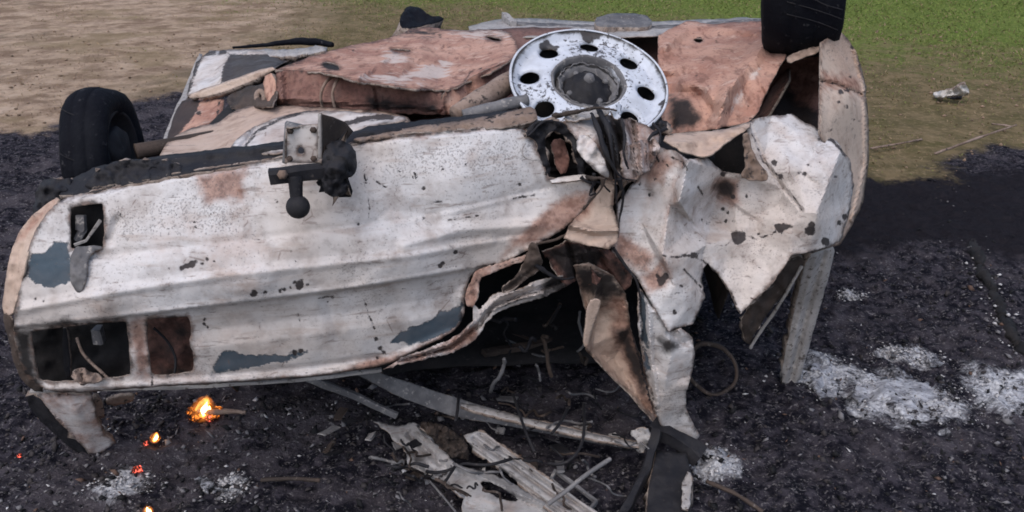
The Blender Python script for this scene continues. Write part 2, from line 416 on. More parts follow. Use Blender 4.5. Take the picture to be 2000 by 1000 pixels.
def lump(name, c, rad, mat, parent=None, sub=3, amp=.35, freq=6, seed=0, flat=1.0, bmin=None):
    import bmesh
    bm = bmesh.new(); bmesh.ops.create_icosphere(bm, subdivisions=sub, radius=1)
    for v in bm.verts:
        p = v.co.copy(); d = 1 + amp * MN.fractal(p * freq * .3 + Vector((seed, seed * 2, 0)), .8, 2.1, 4)
        v.co = Vector((p.x * rad[0] * d, p.y * rad[1] * d, p.z * rad[2] * d))
        if bmin is not None and v.co.z < bmin: v.co.z = bmin
    me = bpy.data.meshes.new(name); bm.to_mesh(me); bm.free()
    me.polygons.foreach_set('use_smooth', [True] * len(me.polygons)); default_attrs(me)
    o = link(name, me, mat, parent); b0 = Vector(base_of(parent)) if parent is not None else Vector((0, 0, 0)); o.location = Vector(c) - b0; return o

# ------------------------------------------------------------------ ground
BURN = np.array([G(a, b)[:2] for a, b in ((-700, 330), (-300, 300), (0, 262), (60, 268), (130, 235), (270, 196), (350, 182), (430, 150))] +
                [(.2, 6.3)] + [G(a, b)[:2] for a, b in ((1500, 200), (1660, 330), (1700, 338), (1800, 345), (1858, 342), (1890, 310), (1950, 290), (2040, 295), (2300, 352), (2900, 400))] + [(3.6, .3), (-3.4, .3)])
ASHSPOTS = [(G(1750, 775)[:2], .13, .03), (G(1608, 730)[:2], .10, .03), (G(1985, 765)[:2], .13, .03), (G(1795, 694)[:2], .06, .015), (G(1740, 690)[:2], .04, .01), (G(1835, 790)[:2], .07, .02),
            (G(1400, 905)[:2], .06, .05), (G(240, 950)[:2], .06, .04), (G(1660, 578)[:2], .03, .02), (G(450, 950)[:2], .04, .03)]
def axis_pts(lo, hi, d, far, g):
    a = list(np.arange(lo, hi + 1e-6, d)); s = d; x = hi; e = []
    while x < far: s *= g; x += s; e.append(x)
    return a, e
ax, ex = axis_pts(-2.6, 2.6, .016, 60, 1.12); xs = np.array([-x for x in reversed(ex)] + ax + ex)
ay, ey = axis_pts(1.2, 5.2, .016, 110, 1.055); _, eb = axis_pts(0, 0, .016, 40, 1.2)
ys = np.array([1.2 - v for v in reversed(eb)] + ay + ey)
GX, GY = np.meshgrid(xs, ys); GP = np.stack([GX.ravel(), GY.ravel()], -1)
burn = np.clip(sdf(GP, BURN) / .25, -4, 4)
near = (np.abs(GP[:, 0]) < 3.4) & (GP[:, 1] > .7) & (GP[:, 1] < 7)
nz = np.zeros(len(GP)); nf = np.zeros(len(GP))
idx = np.where(near)[0]
nz[idx] = fbm(GP[idx], 2.2, 3, 5.1); nf[idx] = fbm(GP[idx] * np.array([1, 1.0]), 13, 3, 1.7)
far = np.where(~near)[0]; nz[far] = fbm(GP[far], .5, 3, 2.0)
bm_ = smooth01((burn + .5) / 1.2)
nq = np.zeros(len(GP)); nq[idx] = fbm(GP[idx], 34, 3, 9.1)
hz = nz * .012 + nf * (.004 + .016 * bm_) + nq * (.002 + .007 * bm_)
ash = np.full(len(GP), -1.0)
for (c, r, h) in ASHSPOTS:
    d = np.hypot(GP[:, 0] - c[0], (GP[:, 1] - c[1]) * 1.0); k = d < r * 2.2
    ash = np.maximum(ash, np.clip((r - d) / r * 1.1, -1, 1))
    hz += np.exp(-(d / r) ** 2 * 1.6) * h * .16 * (1 + .6 * nf)
def greenness(P): return smooth01((P[:, 0] * .18 + (P[:, 1] - 6.2) * .30) / 1.9)
def sandiness(P): return smooth01((-P[:, 0] - .9) / 2.6)
green = greenness(GP); sand = sandiness(GP)
nx, ny = len(xs), len(ys)
ii = np.arange(nx * ny).reshape(ny, nx)
quads = np.stack([ii[:-1, :-1], ii[:-1, 1:], ii[1:, 1:], ii[1:, :-1]], -1).reshape(-1, 4)
me = bpy.data.meshes.new('ground'); V3 = np.column_stack([GP, hz]).astype(np.float32)
me.vertices.add(len(V3)); me.vertices.foreach_set('co', V3.ravel())
me.loops.add(len(quads) * 4); me.loops.foreach_set('vertex_index', quads.ravel().astype(np.int32))
me.polygons.add(len(quads)); me.polygons.foreach_set('loop_start', np.arange(0, len(quads) * 4, 4, dtype=np.int32)); me.polygons.foreach_set('loop_total', np.full(len(quads), 4, np.int32))
me.polygons.foreach_set('use_smooth', np.ones(len(quads), bool)); me.update(calc_edges=True); me.validate()
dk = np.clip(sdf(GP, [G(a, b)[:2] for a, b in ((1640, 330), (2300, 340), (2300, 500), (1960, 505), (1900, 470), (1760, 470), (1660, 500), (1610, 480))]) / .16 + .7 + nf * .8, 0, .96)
for k, v in (('dark', dk), ('burn', burn), ('ash', ash), ('green', green), ('sand', sand)):
    me.attributes.new(k, 'FLOAT', 'POINT').data.foreach_set('value', v.astype(np.float32))
HZ = hz.reshape(ny, nx)
def gz(x, y):
    i = np.clip(np.searchsorted(xs, x), 0, nx - 1); j = np.clip(np.searchsorted(ys, y), 0, ny - 1); return HZ[j, i]

def ground_mat():
    m = MB('scorched_earth')
    a = m.noise(1.4, 6, .6); b = m.noise(6, 8, .65); c = m.noise(26, 7, .65); d = m.noise(85, 5, .6)
    e = m.noise(1.1, 6, .62, off=3, stretch=(.9, 1.2, 1)); f = m.noise(3.6, 8, .68, off=8, stretch=(.9, 1.1, 1))
    sandc = m.mix(m.rng(b, .38, .62), (.375, .28, .205), (.26, .19, .14))
    sandc = m.mix(m.rng(f, .47, .62, 0, .8), sandc, (.15, .10, .07))
    sandc = m.mix(m.rng(f, .45, .33, 0, .7), sandc, (.45, .35, .275))
    sandc = m.mix(m.rng(e, .50, .62, 0, .6), sandc, (.185, .14, .08))
    e2 = m.noise(.9, 7, .7, off=14); sandc = m.mix(m.rng(e2, .55, .64, 0, .7), sandc, (.13, .10, .075))
    sandc = m.mix(m.rng(c, .52, .72, 0, .6), sandc, (.15, .105, .07))
    sandc = m.mix(m.rng(d, .55, .7, 0, .5), sandc, (.46, .34, .27))
    soil = m.mix(m.rng(b, .38, .62), (.165, .125, .072), (.095, .078, .040))
    soil = m.mix(m.rng(f, .48, .64, 0, .85), soil, (.085, .075, .033))
    soil = m.mix(m.rng(c, .5, .68, 0, .7), soil, (.23, .175, .105))
    col = m.mix(m.rng(m.math('ADD', m.attr('sand'), m.math('MULTIPLY', m.math('SUBTRACT', e, .5), 1.6)), .1, .85), soil, sandc)
    grn = m.mix(m.rng(c, .4, .65), (.075, .115, .022), (.15, .19, .045))
    col = m.mix(m.rng(m.math('ADD', m.attr('green'), m.math('MULTIPLY', m.math('ADD', m.math('SUBTRACT', b, .5), m.math('SUBTRACT', e, .5)), .9)), .25, .95, 0, .9), col, grn)
    big = m.noise(1.9, 5, .6, off=6)
    blk = m.mix(m.rng(c, .42, .64), (.007, .007, .011), (.044, .040, .050))
    blk = m.mix(m.rng(m.math('ADD', m.math('MULTIPLY', b, .6), m.math('MULTIPLY', big, .5)), .52, .66, 0, .85), blk, (.064, .057, .066))
    blk = m.mix(m.rng(d, .56, .68, 0, .8), blk, (.15, .14, .145))
    blk = m.mix(m.rng(m.noise(40, 6, .7, off=1, dist=.8, stretch=(1, 2.2, 1)), .60, .66, 0, .75), blk, (.19, .18, .19))
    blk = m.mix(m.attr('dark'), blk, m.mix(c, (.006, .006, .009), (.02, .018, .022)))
    bv = m.math('ADD', m.attr('burn'), m.math('MULTIPLY', m.math('SUBTRACT', m.noise(2.2, 10, .74, off=5), .5), 4.0))
    col = m.mix(m.rng(bv, -.45, .25), col, blk)
    fa = soft(m, 'ash', m.noise(12, 9, .76, dist=.6, off=3), 4.0, 2.4)
    col = m.mix(m.math('MULTIPLY', fa, .9), col, m.mix(m.rng(d, .35, .65), (.26, .265, .29), (.60, .61, .65)))
    return m.fin(col, .95, m.bump(m.math('ADD', c, m.math('MULTIPLY', d, .6)), .9, .012), 0, .05)
g = link('ground', me, ground_mat()); g['kind'] = 'structure'; g['label'] = 'sandy and grassy ground burnt black round the wreck'

# ------------------------------------------------------------------ the wreck
CAR = thing('wrecked_car', 'burnt out white car lying upside down on its roof on scorched ground', 'car', (0, 2.8, 0))

# floor of the car, uppermost now
panel('floor_pan', [(455, 290), (470, 215), (545, 120), (640, 100), (800, 74), (990, 52), (1200, 55), (1500, 52), (1560, 120), (1480, 260), (1310, 330), (1000, 250), (540, 300)],
      [(310, 300, 2.4), (390, 125, 3.9), (800, 72, 4.3), (1200, 57, 4.5), (1500, 54, 4.3), (1540, 120, 3.1), (1480, 260, 2.55), (1000, 250, 2.35), (540, 290, 2.2), (310, 330, 2.2), (1000, 130, 3.2)],
      M['floor'], CAR, pitch=16, crumple=(.03, 1.2), thick=.008, rust=[1.0])
panel('fuel_tank', [(530, 138), (640, 98), (780, 70), (810, 50), (900, 60), (990, 55), (1015, 85), (1005, 118), (900, 168), (865, 180), (700, 160), (640, 142), (560, 136)],
      [(530, 138, 2.62), (640, 142, 2.56), (865, 180, 2.46), (1005, 118, 2.75), (640, 98, 3.2), (780, 70, 3.75), (900, 60, 3.9), (990, 56, 3.95), (800, 120, 2.95)],
      M['floor'], CAR, pitch=6, crumple=(.02, 2.0), rag=2, dents=(160, .02), chip=[('line', [(700, 152), (760, 112)], -.5), ('line', [(900, 168), (920, 140), (1000, 116)], 1), ('dot', (690, 100), 3), ('dot', (860, 70), 4), ('line', [(792, 62), (850, 66)], 2), ('dot', (720, 128), 2.5), ('line', [(640, 141), (720, 160), (860, 179)], 0)], holes=[[(628, 122), (645, 120), (664, 128), (662, 137), (634, 132)], [(758, 95), (790, 96), (808, 101), (775, 103)], [(944, 70), (968, 71), (984, 79), (962, 79)]],  # dark lines paint shaded creases on the tank; dots are chips
      relief=[('fold', [(640, 140), (720, 120), (850, 90), (900, 70)], 26, -.06), ('fold', [(720, 160), (800, 140), (960, 110)], 22, .05), ('fold', [(860, 178), (900, 130), (960, 90)], 18, -.05), ('fold', [(700, 152), (760, 112), (835, 76)], 9, -.05), ('fold', [(770, 160), (830, 118), (890, 80)], 8, .04), ('fold', [(600, 130), (690, 96)], 8, -.04), ('fold', [(560, 130), (760, 100), (1000, 96)], 7, .03)],
      pale=[-.75, [(750, 106), (775, 102), (792, 116), (770, 124), (752, 118)], [(780, 150), (830, 130), (870, 120), (880, 140), (850, 158)], [(880, 60), (985, 58), (1000, 72), (930, 72)], [(700, 152), (760, 146), (830, 162), (760, 158)]],
      soot=[[(785, 55), (850, 58), (860, 66), (800, 70)]], thick=.006)
panel('tank_side', [(538, 140), (560, 136), (640, 142), (700, 158), (868, 182), (868, 224), (780, 222), (540, 206)],
      [(538, 140, 2.60), (640, 142, 2.55), (868, 182, 2.45), (868, 224, 2.43), (540, 206, 2.56), (700, 205, 2.48)],
      M['floor'], CAR, pitch=6, crumple=(.008, 1.6), dents=(30, .006), rnd=0, relief=[('fold', [(545, 192), (860, 212)], 7, -.02), ('fold', [(548, 146), (552, 200)], 8, -.025), ('fold', [(735, 165), (740, 215)], 8, .015)],
      rust=[1.0], soot=[[(720, 195), (850, 205), (860, 222), (730, 212)]])  # full rust also paints this face darker than the skylit top
panel('tank_end', [(863, 180), (900, 165), (920, 150), (1005, 112), (1008, 150), (975, 160), (935, 195), (890, 224), (866, 224)],
      [(863, 180, 2.45), (1005, 112, 2.78), (1008, 155, 2.76), (890, 224, 2.46), (866, 224, 2.43), (930, 150, 2.58)],
      M['floor'], CAR, pitch=8, crumple=(.03, 2), relief=[('fold', [(915, 150), (922, 190)], 8, .03)], soot=[('line', [(905, 150), (918, 160), (924, 190)], 3)], rust=[[(930, 140), (1005, 118), (1000, 150), (940, 190)]])
tube('fuel_hose', [W(630, 212, 2.5), W(625, 185, 2.49), W(635, 160, 2.5), W(655, 146, 2.56), W(672, 140, 2.6)], .0045, M['burnt'], CAR)
tube('fuel_hose', [W(655, 214, 2.49), W(648, 185, 2.48), W(655, 160, 2.49), W(668, 148, 2.55), W(690, 150, 2.58)], .0045, M['burnt'], CAR)
tube('exhaust_pipe', [W(890, 225, 2.25), W(930, 200, 2.3), W(992, 163, 2.42), W(1030, 140, 2.6)], [.026, .03, .031, .03], M['burnt'], CAR, 14, .06)
tube('exhaust_pipe', [W(905, 226, 2.22), W(960, 212, 2.24), W(1030, 195, 2.28)], [.016, .018, .016], M['greybar'], CAR, 10, .1)
# right half of the floor, pressed into a hump
panel('rear_floor_hump', [(1285, 68), (1345, 40), (1395, 47), (1440, 43), (1490, 40), (1497, 72), (1536, 106), (1502, 170), (1480, 220), (1460, 238), (1400, 252), (1300, 262), (1285, 200)],
      [(1290, 70, 3.2), (1345, 42, 3.6), (1490, 42, 3.3), (1536, 106, 2.75), (1480, 220, 2.48), (1400, 250, 2.42), (1300, 260, 2.42), (1290, 160, 2.75), (1400, 130, 2.7)],
      M['floor'], CAR, pitch=6, crumple=(.012, 1.8), dents=(60, .016), rnd=0, holes=[[(1352, 76), (1366, 73), (1374, 79), (1362, 84)]],
      relief=[('fold', [(1300, 90), (1345, 55), (1400, 55), (1480, 62)], 14, -.07), ('fold', [(1400, 250), (1420, 180), (1490, 90)], 20, -.07), ('fold', [(1300, 150), (1380, 140)], 14, .04), ('fold', [(1310, 180), (1370, 185)], 16, .05)],
      pale=[('line', [(1420, 240), (1440, 190), (1500, 110)], -4)], chip=[('dot', (1365, 78), 6), ('dot', (1400, 80), 3), ('line', [(1300, 122), (1380, 118)], 0), ('line', [(1420, 220), (1450, 195), (1475, 200)], 0), ('line', [(1460, 60), (1476, 80)], .5)],
      soot=[[(1310, 190), (1345, 195), (1370, 230), (1360, 250), (1312, 248)]], rimw=-2)
panel('front_floor', [(890, 58), (990, 32), (1165, 44), (1280, 42), (1495, 32), (1500, 52), (1300, 72), (1000, 75)],
      [(890, 58, 4.2), (990, 33, 4.7), (1280, 42, 4.7), (1495, 34, 4.6), (1500, 52, 4.0), (1000, 74, 3.8)],
      M['alu'], CAR, pitch=8, crumple=(.06, 3))
panel('front_cross_beam', [(975, 40), (1040, 44), (1170, 50), (1300, 50), (1500, 34), (1500, 42), (1300, 60), (1170, 62), (1030, 54)],
      [(975, 40, 4.4), (1500, 36, 4.4), (1300, 60, 4.3), (1040, 50, 4.35)], M['greybar'], CAR, pitch=6, crumple=(.03, 3), thick=.03)
panel('gearbox_mount', [(1160, 48), (1168, 27), (1260, 26), (1276, 44), (1262, 54), (1180, 54)], [(1160, 48, 4.2), (1168, 27, 4.45), (1276, 40, 4.35), (1220, 54, 4.15)], M['greybar'], CAR, pitch=6, crumple=(.02, 3), thick=.05,
      relief=[('fold', [(1185, 32), (1185, 52)], 6, -.04), ('fold', [(1180, 30), (1262, 30)], 4, -.05)])
beam('suspension_arm', [W(985, 32, 4.5), W(1003, 50, 4.3)], .03, .04, M['alu'], CAR, bend=.006)
# front left wheel, mostly gone
panel('wheel_remains', [(778, 54), (786, 24), (796, 10), (822, 15), (836, 30), (872, 33), (858, 44), (806, 56)], [(778, 54, 4.0), (796, 10, 4.35), (872, 33, 4.3), (806, 56, 4.0)], M['rubber'], CAR, pitch=5, crumple=(.06, 5), thick=.08, rag=2)

# front left corner
panel('sill', [(315, 278), (345, 205), (358, 180), (388, 103), (397, 106), (368, 185), (355, 215), (324, 278)],
      [(315, 278, 2.75), (358, 185, 3.35), (392, 104, 4.05), (322, 278, 2.74)], M['alu'], CAR, pitch=5, thick=.03, rag=1)
panel('front_wing', [(362, 186), (390, 100), (470, 95), (560, 99), (600, 102), (535, 132), (440, 172), (375, 190)],
      [(362, 186, 3.35), (390, 100, 4.05), (560, 99, 3.95), (535, 132, 3.3), (440, 172, 3.2)], M['paint'], CAR, pitch=7, crumple=(.05, 3),
      chip=[[(430, 166), (436, 130), (450, 106), (560, 106), (600, 102), (535, 132)], ('line', [(366, 180), (392, 106), (440, 102)], 4)], soot=[('line', [(362, 186), (390, 104), (470, 100)], -8)], speck=[.3],
      relief=[('fold', [(445, 108), (430, 160)], 12, -.05)])
panel('wing_lip', [(455, 104), (500, 95), (560, 97), (640, 88), (640, 100), (560, 112), (500, 108)], [(455, 104, 3.85), (560, 97, 3.8), (640, 90, 3.7), (560, 112, 3.6)], M['alu'], CAR, pitch=5, crumple=(.06, 7), thick=.02, rag=3)
tube('bonnet_seal', [W(455, 93, 4.3), W(520, 88, 4.25), (W(560, 82, 4.2)), W(610, 80, 4.15), W(650, 88, 4.1)], [.006, .009, .016, .018, .012], M['rubber'], CAR, 8, .15)
panel('chassis_rail', [(366, 186), (400, 172), (450, 156), (530, 128), (540, 138), (450, 175), (405, 188), (372, 193)], [(366, 188, 3.15), (450, 160, 3.05), (535, 130, 2.95), (450, 175, 3.0)], M['cream'], CAR, pitch=5, thick=.02, rag=1, relief=[('fold', [(380, 184), (535, 132)], 7, -.03)])
panel('inner_wing', [(350, 200), (372, 190), (430, 186), (440, 190), (430, 240), (380, 250), (330, 285), (324, 270)], [(350, 200, 3.2), (430, 188, 3.1), (430, 240, 2.75), (328, 280, 2.72)], M['floor'], CAR, pitch=7, crumple=(.03, 3),
      chip=[[(345, 204), (372, 190), (392, 196), (380, 225), (338, 276), (322, 270)], ('dot', (389, 221), 5), ('line', [(428, 190), (424, 238)], 2)], pale=[-.4], rust=[-.5])  # dark polygon paints the shadow between sill and rail into the colour
panel('spring_seat', [(440, 190), (475, 172), (510, 165), (540, 150), (542, 206), (500, 208), (455, 218)], [(440, 190, 2.95), (510, 165, 2.8), (540, 150, 2.72), (500, 208, 2.6)], M['charbrown'], CAR, pitch=6, crumple=(.07, 6), rag=3)
tube('coil_spring', [W(505, 204, 2.62), W(500, 186, 2.65), W(508, 176, 2.66), W(518, 186, 2.64), W(514, 205, 2.6)], .009, M['burnt'], CAR)
panel('bracket', [(512, 150), (536, 140), (542, 205), (522, 206)], [(512, 150, 2.66), (538, 142, 2.62), (542, 205, 2.55), (522, 206, 2.56)], M['floor'], CAR, pitch=6, thick=.02)

# left part of the boot floor with pressed arches
panel('boot_floor', [(308, 318), (314, 296), (336, 266), (385, 245), (427, 241), (455, 217), (490, 206), (546, 206), (665, 211), (740, 216), (795, 226), (803, 240), (700, 285), (550, 310), (400, 330)],
      [(310, 312, 2.12), (336, 266, 2.4), (427, 241, 2.5), (490, 206, 2.62), (665, 211, 2.48), (800, 232, 2.3), (700, 285, 2.05), (550, 310, 2.03), (400, 330, 2.02), (520, 255, 2.26)],
      M['cream'], CAR, pitch=6, crumple=(.012, 2), relief=[('step', [(470, 290), (505, 245), (560, 222), (625, 212)], 5, -.035), ('ridge', [(445, 285), (480, 245), (540, 222), (600, 214)], 6, -.02), ('ridge', [(665, 243), (700, 232), (760, 229)], 8, .03), ('ridge', [(630, 228), (720, 222), (790, 230)], 5, -.02)],
      soot=[('line', [(470, 285), (505, 243), (560, 222), (605, 213)], -6), ('line', [(676, 236), (715, 229), (762, 229)], 1)], pale=[.3])
panel('wheel_arch_lining', [(440, 300), (470, 262), (520, 236), (585, 217), (640, 214), (790, 226), (795, 236), (700, 250), (690, 280), (560, 300)],
      [(440, 300, 2.06), (520, 236, 2.26), (640, 214, 2.36), (790, 228, 2.22), (690, 280, 1.99), (560, 300, 1.985)], M['paint'], CAR, pitch=4.5, crumple=(.008, 2), rag=1,
      relief=[('ridge', [(470, 290), (505, 246), (560, 224), (620, 214)], 5, .03), ('ridge', [(665, 243), (700, 233), (770, 230)], 7, .035), ('ridge', [(690, 252), (740, 240), (790, 236)], 4, -.02)],
      chip=[('line', [(474, 292), (500, 258), (545, 233), (580, 223), (608, 215)], 2.5), ('line', [(672, 243), (705, 233), (740, 229), (765, 229)], 5), ('line', [(690, 262), (740, 250), (800, 238)], 3)])  # dark lines drawn along the pressed arches

# rear valance and tail of the car
RIDGE = [(22, 640), (120, 632), (300, 612), (500, 588), (670, 566), (802, 546), (905, 528)]
BAND = [(35, 604), (225, 568), (450, 535), (640, 515), (802, 497), (960, 470)]
CREASE = [(170, 508), (405, 482), (500, 472), (640, 452), (800, 440), (1000, 395), (1120, 350)]
panel('rear_panel', [(116, 389), (180, 373), (300, 348), (420, 327), (550, 309), (697, 274), (800, 262), (917, 252), (1030, 242), (1060, 320), (1078, 355), (1145, 345), (1165, 375), (1150, 400), (1112, 440), (1052, 478), (985, 512), (936, 524), (915, 545), (906, 585), (908, 620), (880, 654), (802, 690), (747, 716), (615, 736), (450, 748), (292, 756), (135, 769), (90, 762), (52, 738), (34, 690), (24, 640), (40, 555), (52, 498), (74, 436)],
      [(116, 389, 1.90), (74, 436, 1.87), (40, 555, 1.81), (24, 640, 1.80), (52, 735, 1.86), (135, 768, 1.87), (450, 748, 1.89), (747, 716, 1.95), (908, 620, 1.99),
       (300, 348, 1.925), (550, 309, 1.96), (800, 262, 2.02), (1030, 242, 2.10), (1145, 345, 2.10), (1112, 440, 2.05), (936, 524, 2.0), (500, 470, 1.87), (200, 500, 1.845), (800, 430, 1.94),
       (500, 560, 1.825), (200, 610, 1.79), (800, 520, 1.90), (500, 600, 1.85), (200, 650, 1.82), (800, 580, 1.925), (250, 430, 1.875), (600, 390, 1.915), (900, 340, 1.99)],
      M['paint'], CAR, pitch=3.8, rag=1.6, crumple=(.005, .9), dents=(140, .0018), rimw=5,
      holes=[[(60, 650), (66, 646), (200, 631), (243, 627), (248, 632), (256, 728), (250, 735), (160, 743), (84, 746), (74, 738)], [(285, 628), (291, 623), (364, 618), (370, 622), (374, 650), (368, 668), (379, 690), (378, 722), (370, 729), (302, 735), (294, 728)],
             [(137, 410), (141, 404), (196, 397), (201, 400), (205, 480), (190, 490), (142, 486), (138, 480)]],
      relief=[('step', RIDGE, 3, .020), ('ridge', RIDGE, 8, -.005), ('fold', BAND, 14, -.008), ('fold', CREASE, 18, .005), ('step', [(240, 500), (405, 480), (500, 470), (640, 450), (800, 430), (1000, 385)], 5, -.006), ('step', BAND, 4, -.005), ('step', [(300, 700), (310, 760)], 6, 0.0),
              ('fold', [(116, 389), (300, 350), (550, 312)], 9, .02), ('fold', [(697, 276), (1030, 244)], 7, .02), ('fold', [(420, 735), (600, 718), (740, 698)], 10, .010), ('ridge', [(90, 760), (292, 752), (615, 732), (747, 712), (880, 650)], 7, -.014),
              ('fold', [(230, 430), (215, 470)], 14, .012), ('fold', [(720, 440), (760, 410), (850, 420)], 30, .010), ('fold', [(905, 580), (960, 540), (1050, 490)], 20, -.02), ('ridge', [(258, 625), (272, 750)], 9, -.004), ('fold', [(640, 590), (660, 660), (690, 700)], 20, .008),
              ('dent', [(1000, 400), (1100, 380)], 40, .02), ('fold', [(790, 480), (900, 450), (1050, 440)], 18, -.012)],
      chip=[('dot', (365, 520), 5), ('dot', (375, 516), 7), ('dot', (383, 512), 4), ('dot', (395, 515), 3), ('dot', (355, 524), 3), ('dot', (405, 506), 3), ('dot', (418, 510), 3), ('dot', (330, 524), 2.5), ('dot', (496, 573), 7), ('dot', (519, 571), 4.5), ('dot', (548, 568), 3.5), ('dot', (556, 566), 3.5), ('dot', (585, 558), 8), ('dot', (575, 552), 3.5), ('dot', (590, 548), 2.5), ('dot', (568, 562), 2.5), ('dot', (600, 556), 2.5), ('dot', (860, 520), 4), ('dot', (866, 514), 3.5), ('dot', (890, 492), 4.5), ('dot', (650, 580), 4), ('dot', (575, 690), 5), ('dot', (587, 685), 5), ('dot', (735, 662), 4), ('dot', (742, 680), 5), ('dot', (750, 690), 4), ('dot', (738, 700), 4), ('dot', (400, 625), 3.5), ('dot', (398, 633), 2.5), ('dot', (406, 640), 2.5), ('dot', (700, 437), 3), ('dot', (541, 395), 3), ('dot', (828, 368), 3), ('dot', (828, 427), 3), ('dot', (1015, 360), 3), ('dot', (85, 588), 3), ('dot', (70, 584), 2.5), ('dot', (268, 637), 3), ('dot', (640, 590), 3), ('line', [(1003, 388), (1045, 381)], 1.5), ('line', [(835, 398), (862, 394)], 1), ('line', [(872, 431), (890, 428), (935, 421)], 1), ('line', [(717, 440), (722, 405), (718, 385)], 0.5), ('line', [(735, 355), (752, 366), (765, 368)], 1), ('line', [(650, 578), (620, 583)], 0.5), ('line', [(712, 585), (722, 620), (732, 645)], 0.5), ('line', [(582, 612), (586, 630)], 0.5), ('line', [(297, 754), (297, 735)], 1.5), ('line', [(500, 468), (640, 460)], -1), ('line', [(28, 643), (120, 636), (230, 622)], 0.5), ('line', [(230, 622), (500, 590), (600, 577)], -0.8), ('line', [(430, 742), (600, 728), (740, 706)], -0.6)],  # dark spots, plus dark lines along the ridge and crease
      peel=[[(60, 500), (85, 495), (105, 472), (137, 468), (138, 550), (110, 562), (70, 555), (52, 540)], [(412, 728), (425, 700), (440, 684), (470, 690), (500, 698), (560, 690), (600, 688), (560, 706), (500, 716)], [(765, 668), (780, 645), (820, 635), (845, 622), (906, 590), (906, 625), (880, 648), (800, 672)]],
      soot=[('line', [(116, 388), (300, 347), (550, 309)], -16), [(66, 628), (120, 620), (150, 628), (100, 636)], ('line', [(480, 575), (500, 572), (540, 566), (590, 556)], -10), ('line', [(355, 522), (370, 517), (395, 514)], -13), ('line', [(575, 690), (595, 686)], -9), ('line', [(735, 660), (760, 690), (770, 700)], -12),
            ('line', [(1040, 240), (1060, 320), (1075, 352), (1150, 345)], -6), ('line', [(800, 688), (900, 640), (908, 600)], -16), [(20, 640), (60, 650), (70, 740), (90, 765), (40, 740)], ('line', [(1000, 388), (1045, 381)], -15), ('line', [(700, 365), (705, 410)], -21)],
      rust=[('line', [(90, 765), (300, 756)], -8), [(640, 735), (700, 715), (800, 685), (880, 640), (905, 625), (890, 680), (760, 728)], [(1080, 400), (1160, 370), (1120, 440), (1040, 480), (980, 500), (1000, 460)], ('line', [(560, 309), (700, 276), (1030, 244)], -2), [(380, 340), (480, 330), (480, 390), (400, 400)], [(255, 625), (280, 622), (295, 740), (262, 740)], ('line', [(740, 600), (800, 590), (800, 640)], -12)],
      speck=[[(200, 400), (330, 370), (500, 400), (480, 460), (230, 480)], [(660, 300), (1000, 260), (1020, 350), (700, 380)], .25])
panel('rear_flange', [(108, 384), (45, 435), (18, 498), (9, 560), (2, 611), (22, 618), (32, 590), (44, 548), (54, 498), (76, 438), (118, 390)],
      [(108, 384, 1.92), (18, 498, 1.86), (2, 611, 1.835), (22, 618, 1.80), (54, 498, 1.835), (118, 390, 1.895)], M['cream'], CAR, pitch=5, thick=.006, rag=1, crumple=(.01, 4),
      relief=[('fold', [(112, 387), (60, 440), (36, 500), (24, 570), (12, 612)], 9, .008)], rust=[[(100, 380), (60, 430), (40, 470), (76, 440), (118, 392)]])
panel('corner_panel', [(2, 608), (24, 618), (26, 645), (36, 690), (52, 735), (92, 764), (60, 765), (30, 720), (15, 660)], [(2, 608, 1.85), (24, 618, 1.80), (36, 690, 1.84), (92, 764, 1.88), (60, 765, 1.92), (15, 660, 1.87)], M['charbrown'], CAR, pitch=6, crumple=(.015, 5))
for nm, poly, y0 in (('tail_light_housing', [(50, 640), (260, 615), (268, 745), (66, 756)], 1.99), ('tail_light_housing', [(280, 612), (386, 606), (390, 740), (288, 746)], 2.0)):
    o = panel(nm, poly, [(poly[0][0], poly[0][1], y0 - .04), (poly[1][0], poly[1][1], y0 - .03), (poly[2][0], poly[2][1], y0), (poly[3][0], poly[3][1], y0)], M['floor'] if y0 > 1.995 else M['soot'], CAR, pitch=9, crumple=(.02, 3), rnd=0, rust=[1.0], soot=[.0])
tube('lamp_wire', [W(150, 660, 1.93), W(160, 690, 1.9), W(185, 715, 1.88), W(210, 738, 1.87)], .004, M['burnt'], CAR, 6, .2)
tube('lamp_wire', [W(300, 640, 1.93), W(330, 668, 1.92), W(345, 700, 1.9), W(340, 735, 1.88)], .0035, M['char'], CAR, 6, .2)
panel('lamp_rib', [(120, 642), (132, 640), (140, 738), (126, 742)], [(120, 642, 1.9), (132, 640, 1.9), (140, 738, 1.93), (126, 742, 1.93)], M['char'], CAR, pitch=6, rag=1.5, thick=.01)
beam('bulb_holder', [W(190, 640, 1.9), W(196, 668, 1.9)], .03, .02, M['greybar'], CAR, bend=.004)
panel('melted_lens', [(132, 728), (160, 715), (185, 728), (205, 745), (150, 752)], [(132, 730, 1.83), (160, 716, 1.85), (200, 745, 1.84), (150, 750, 1.82)], M['burnt'], CAR, pitch=5, crumple=(.02, 9), rag=3)
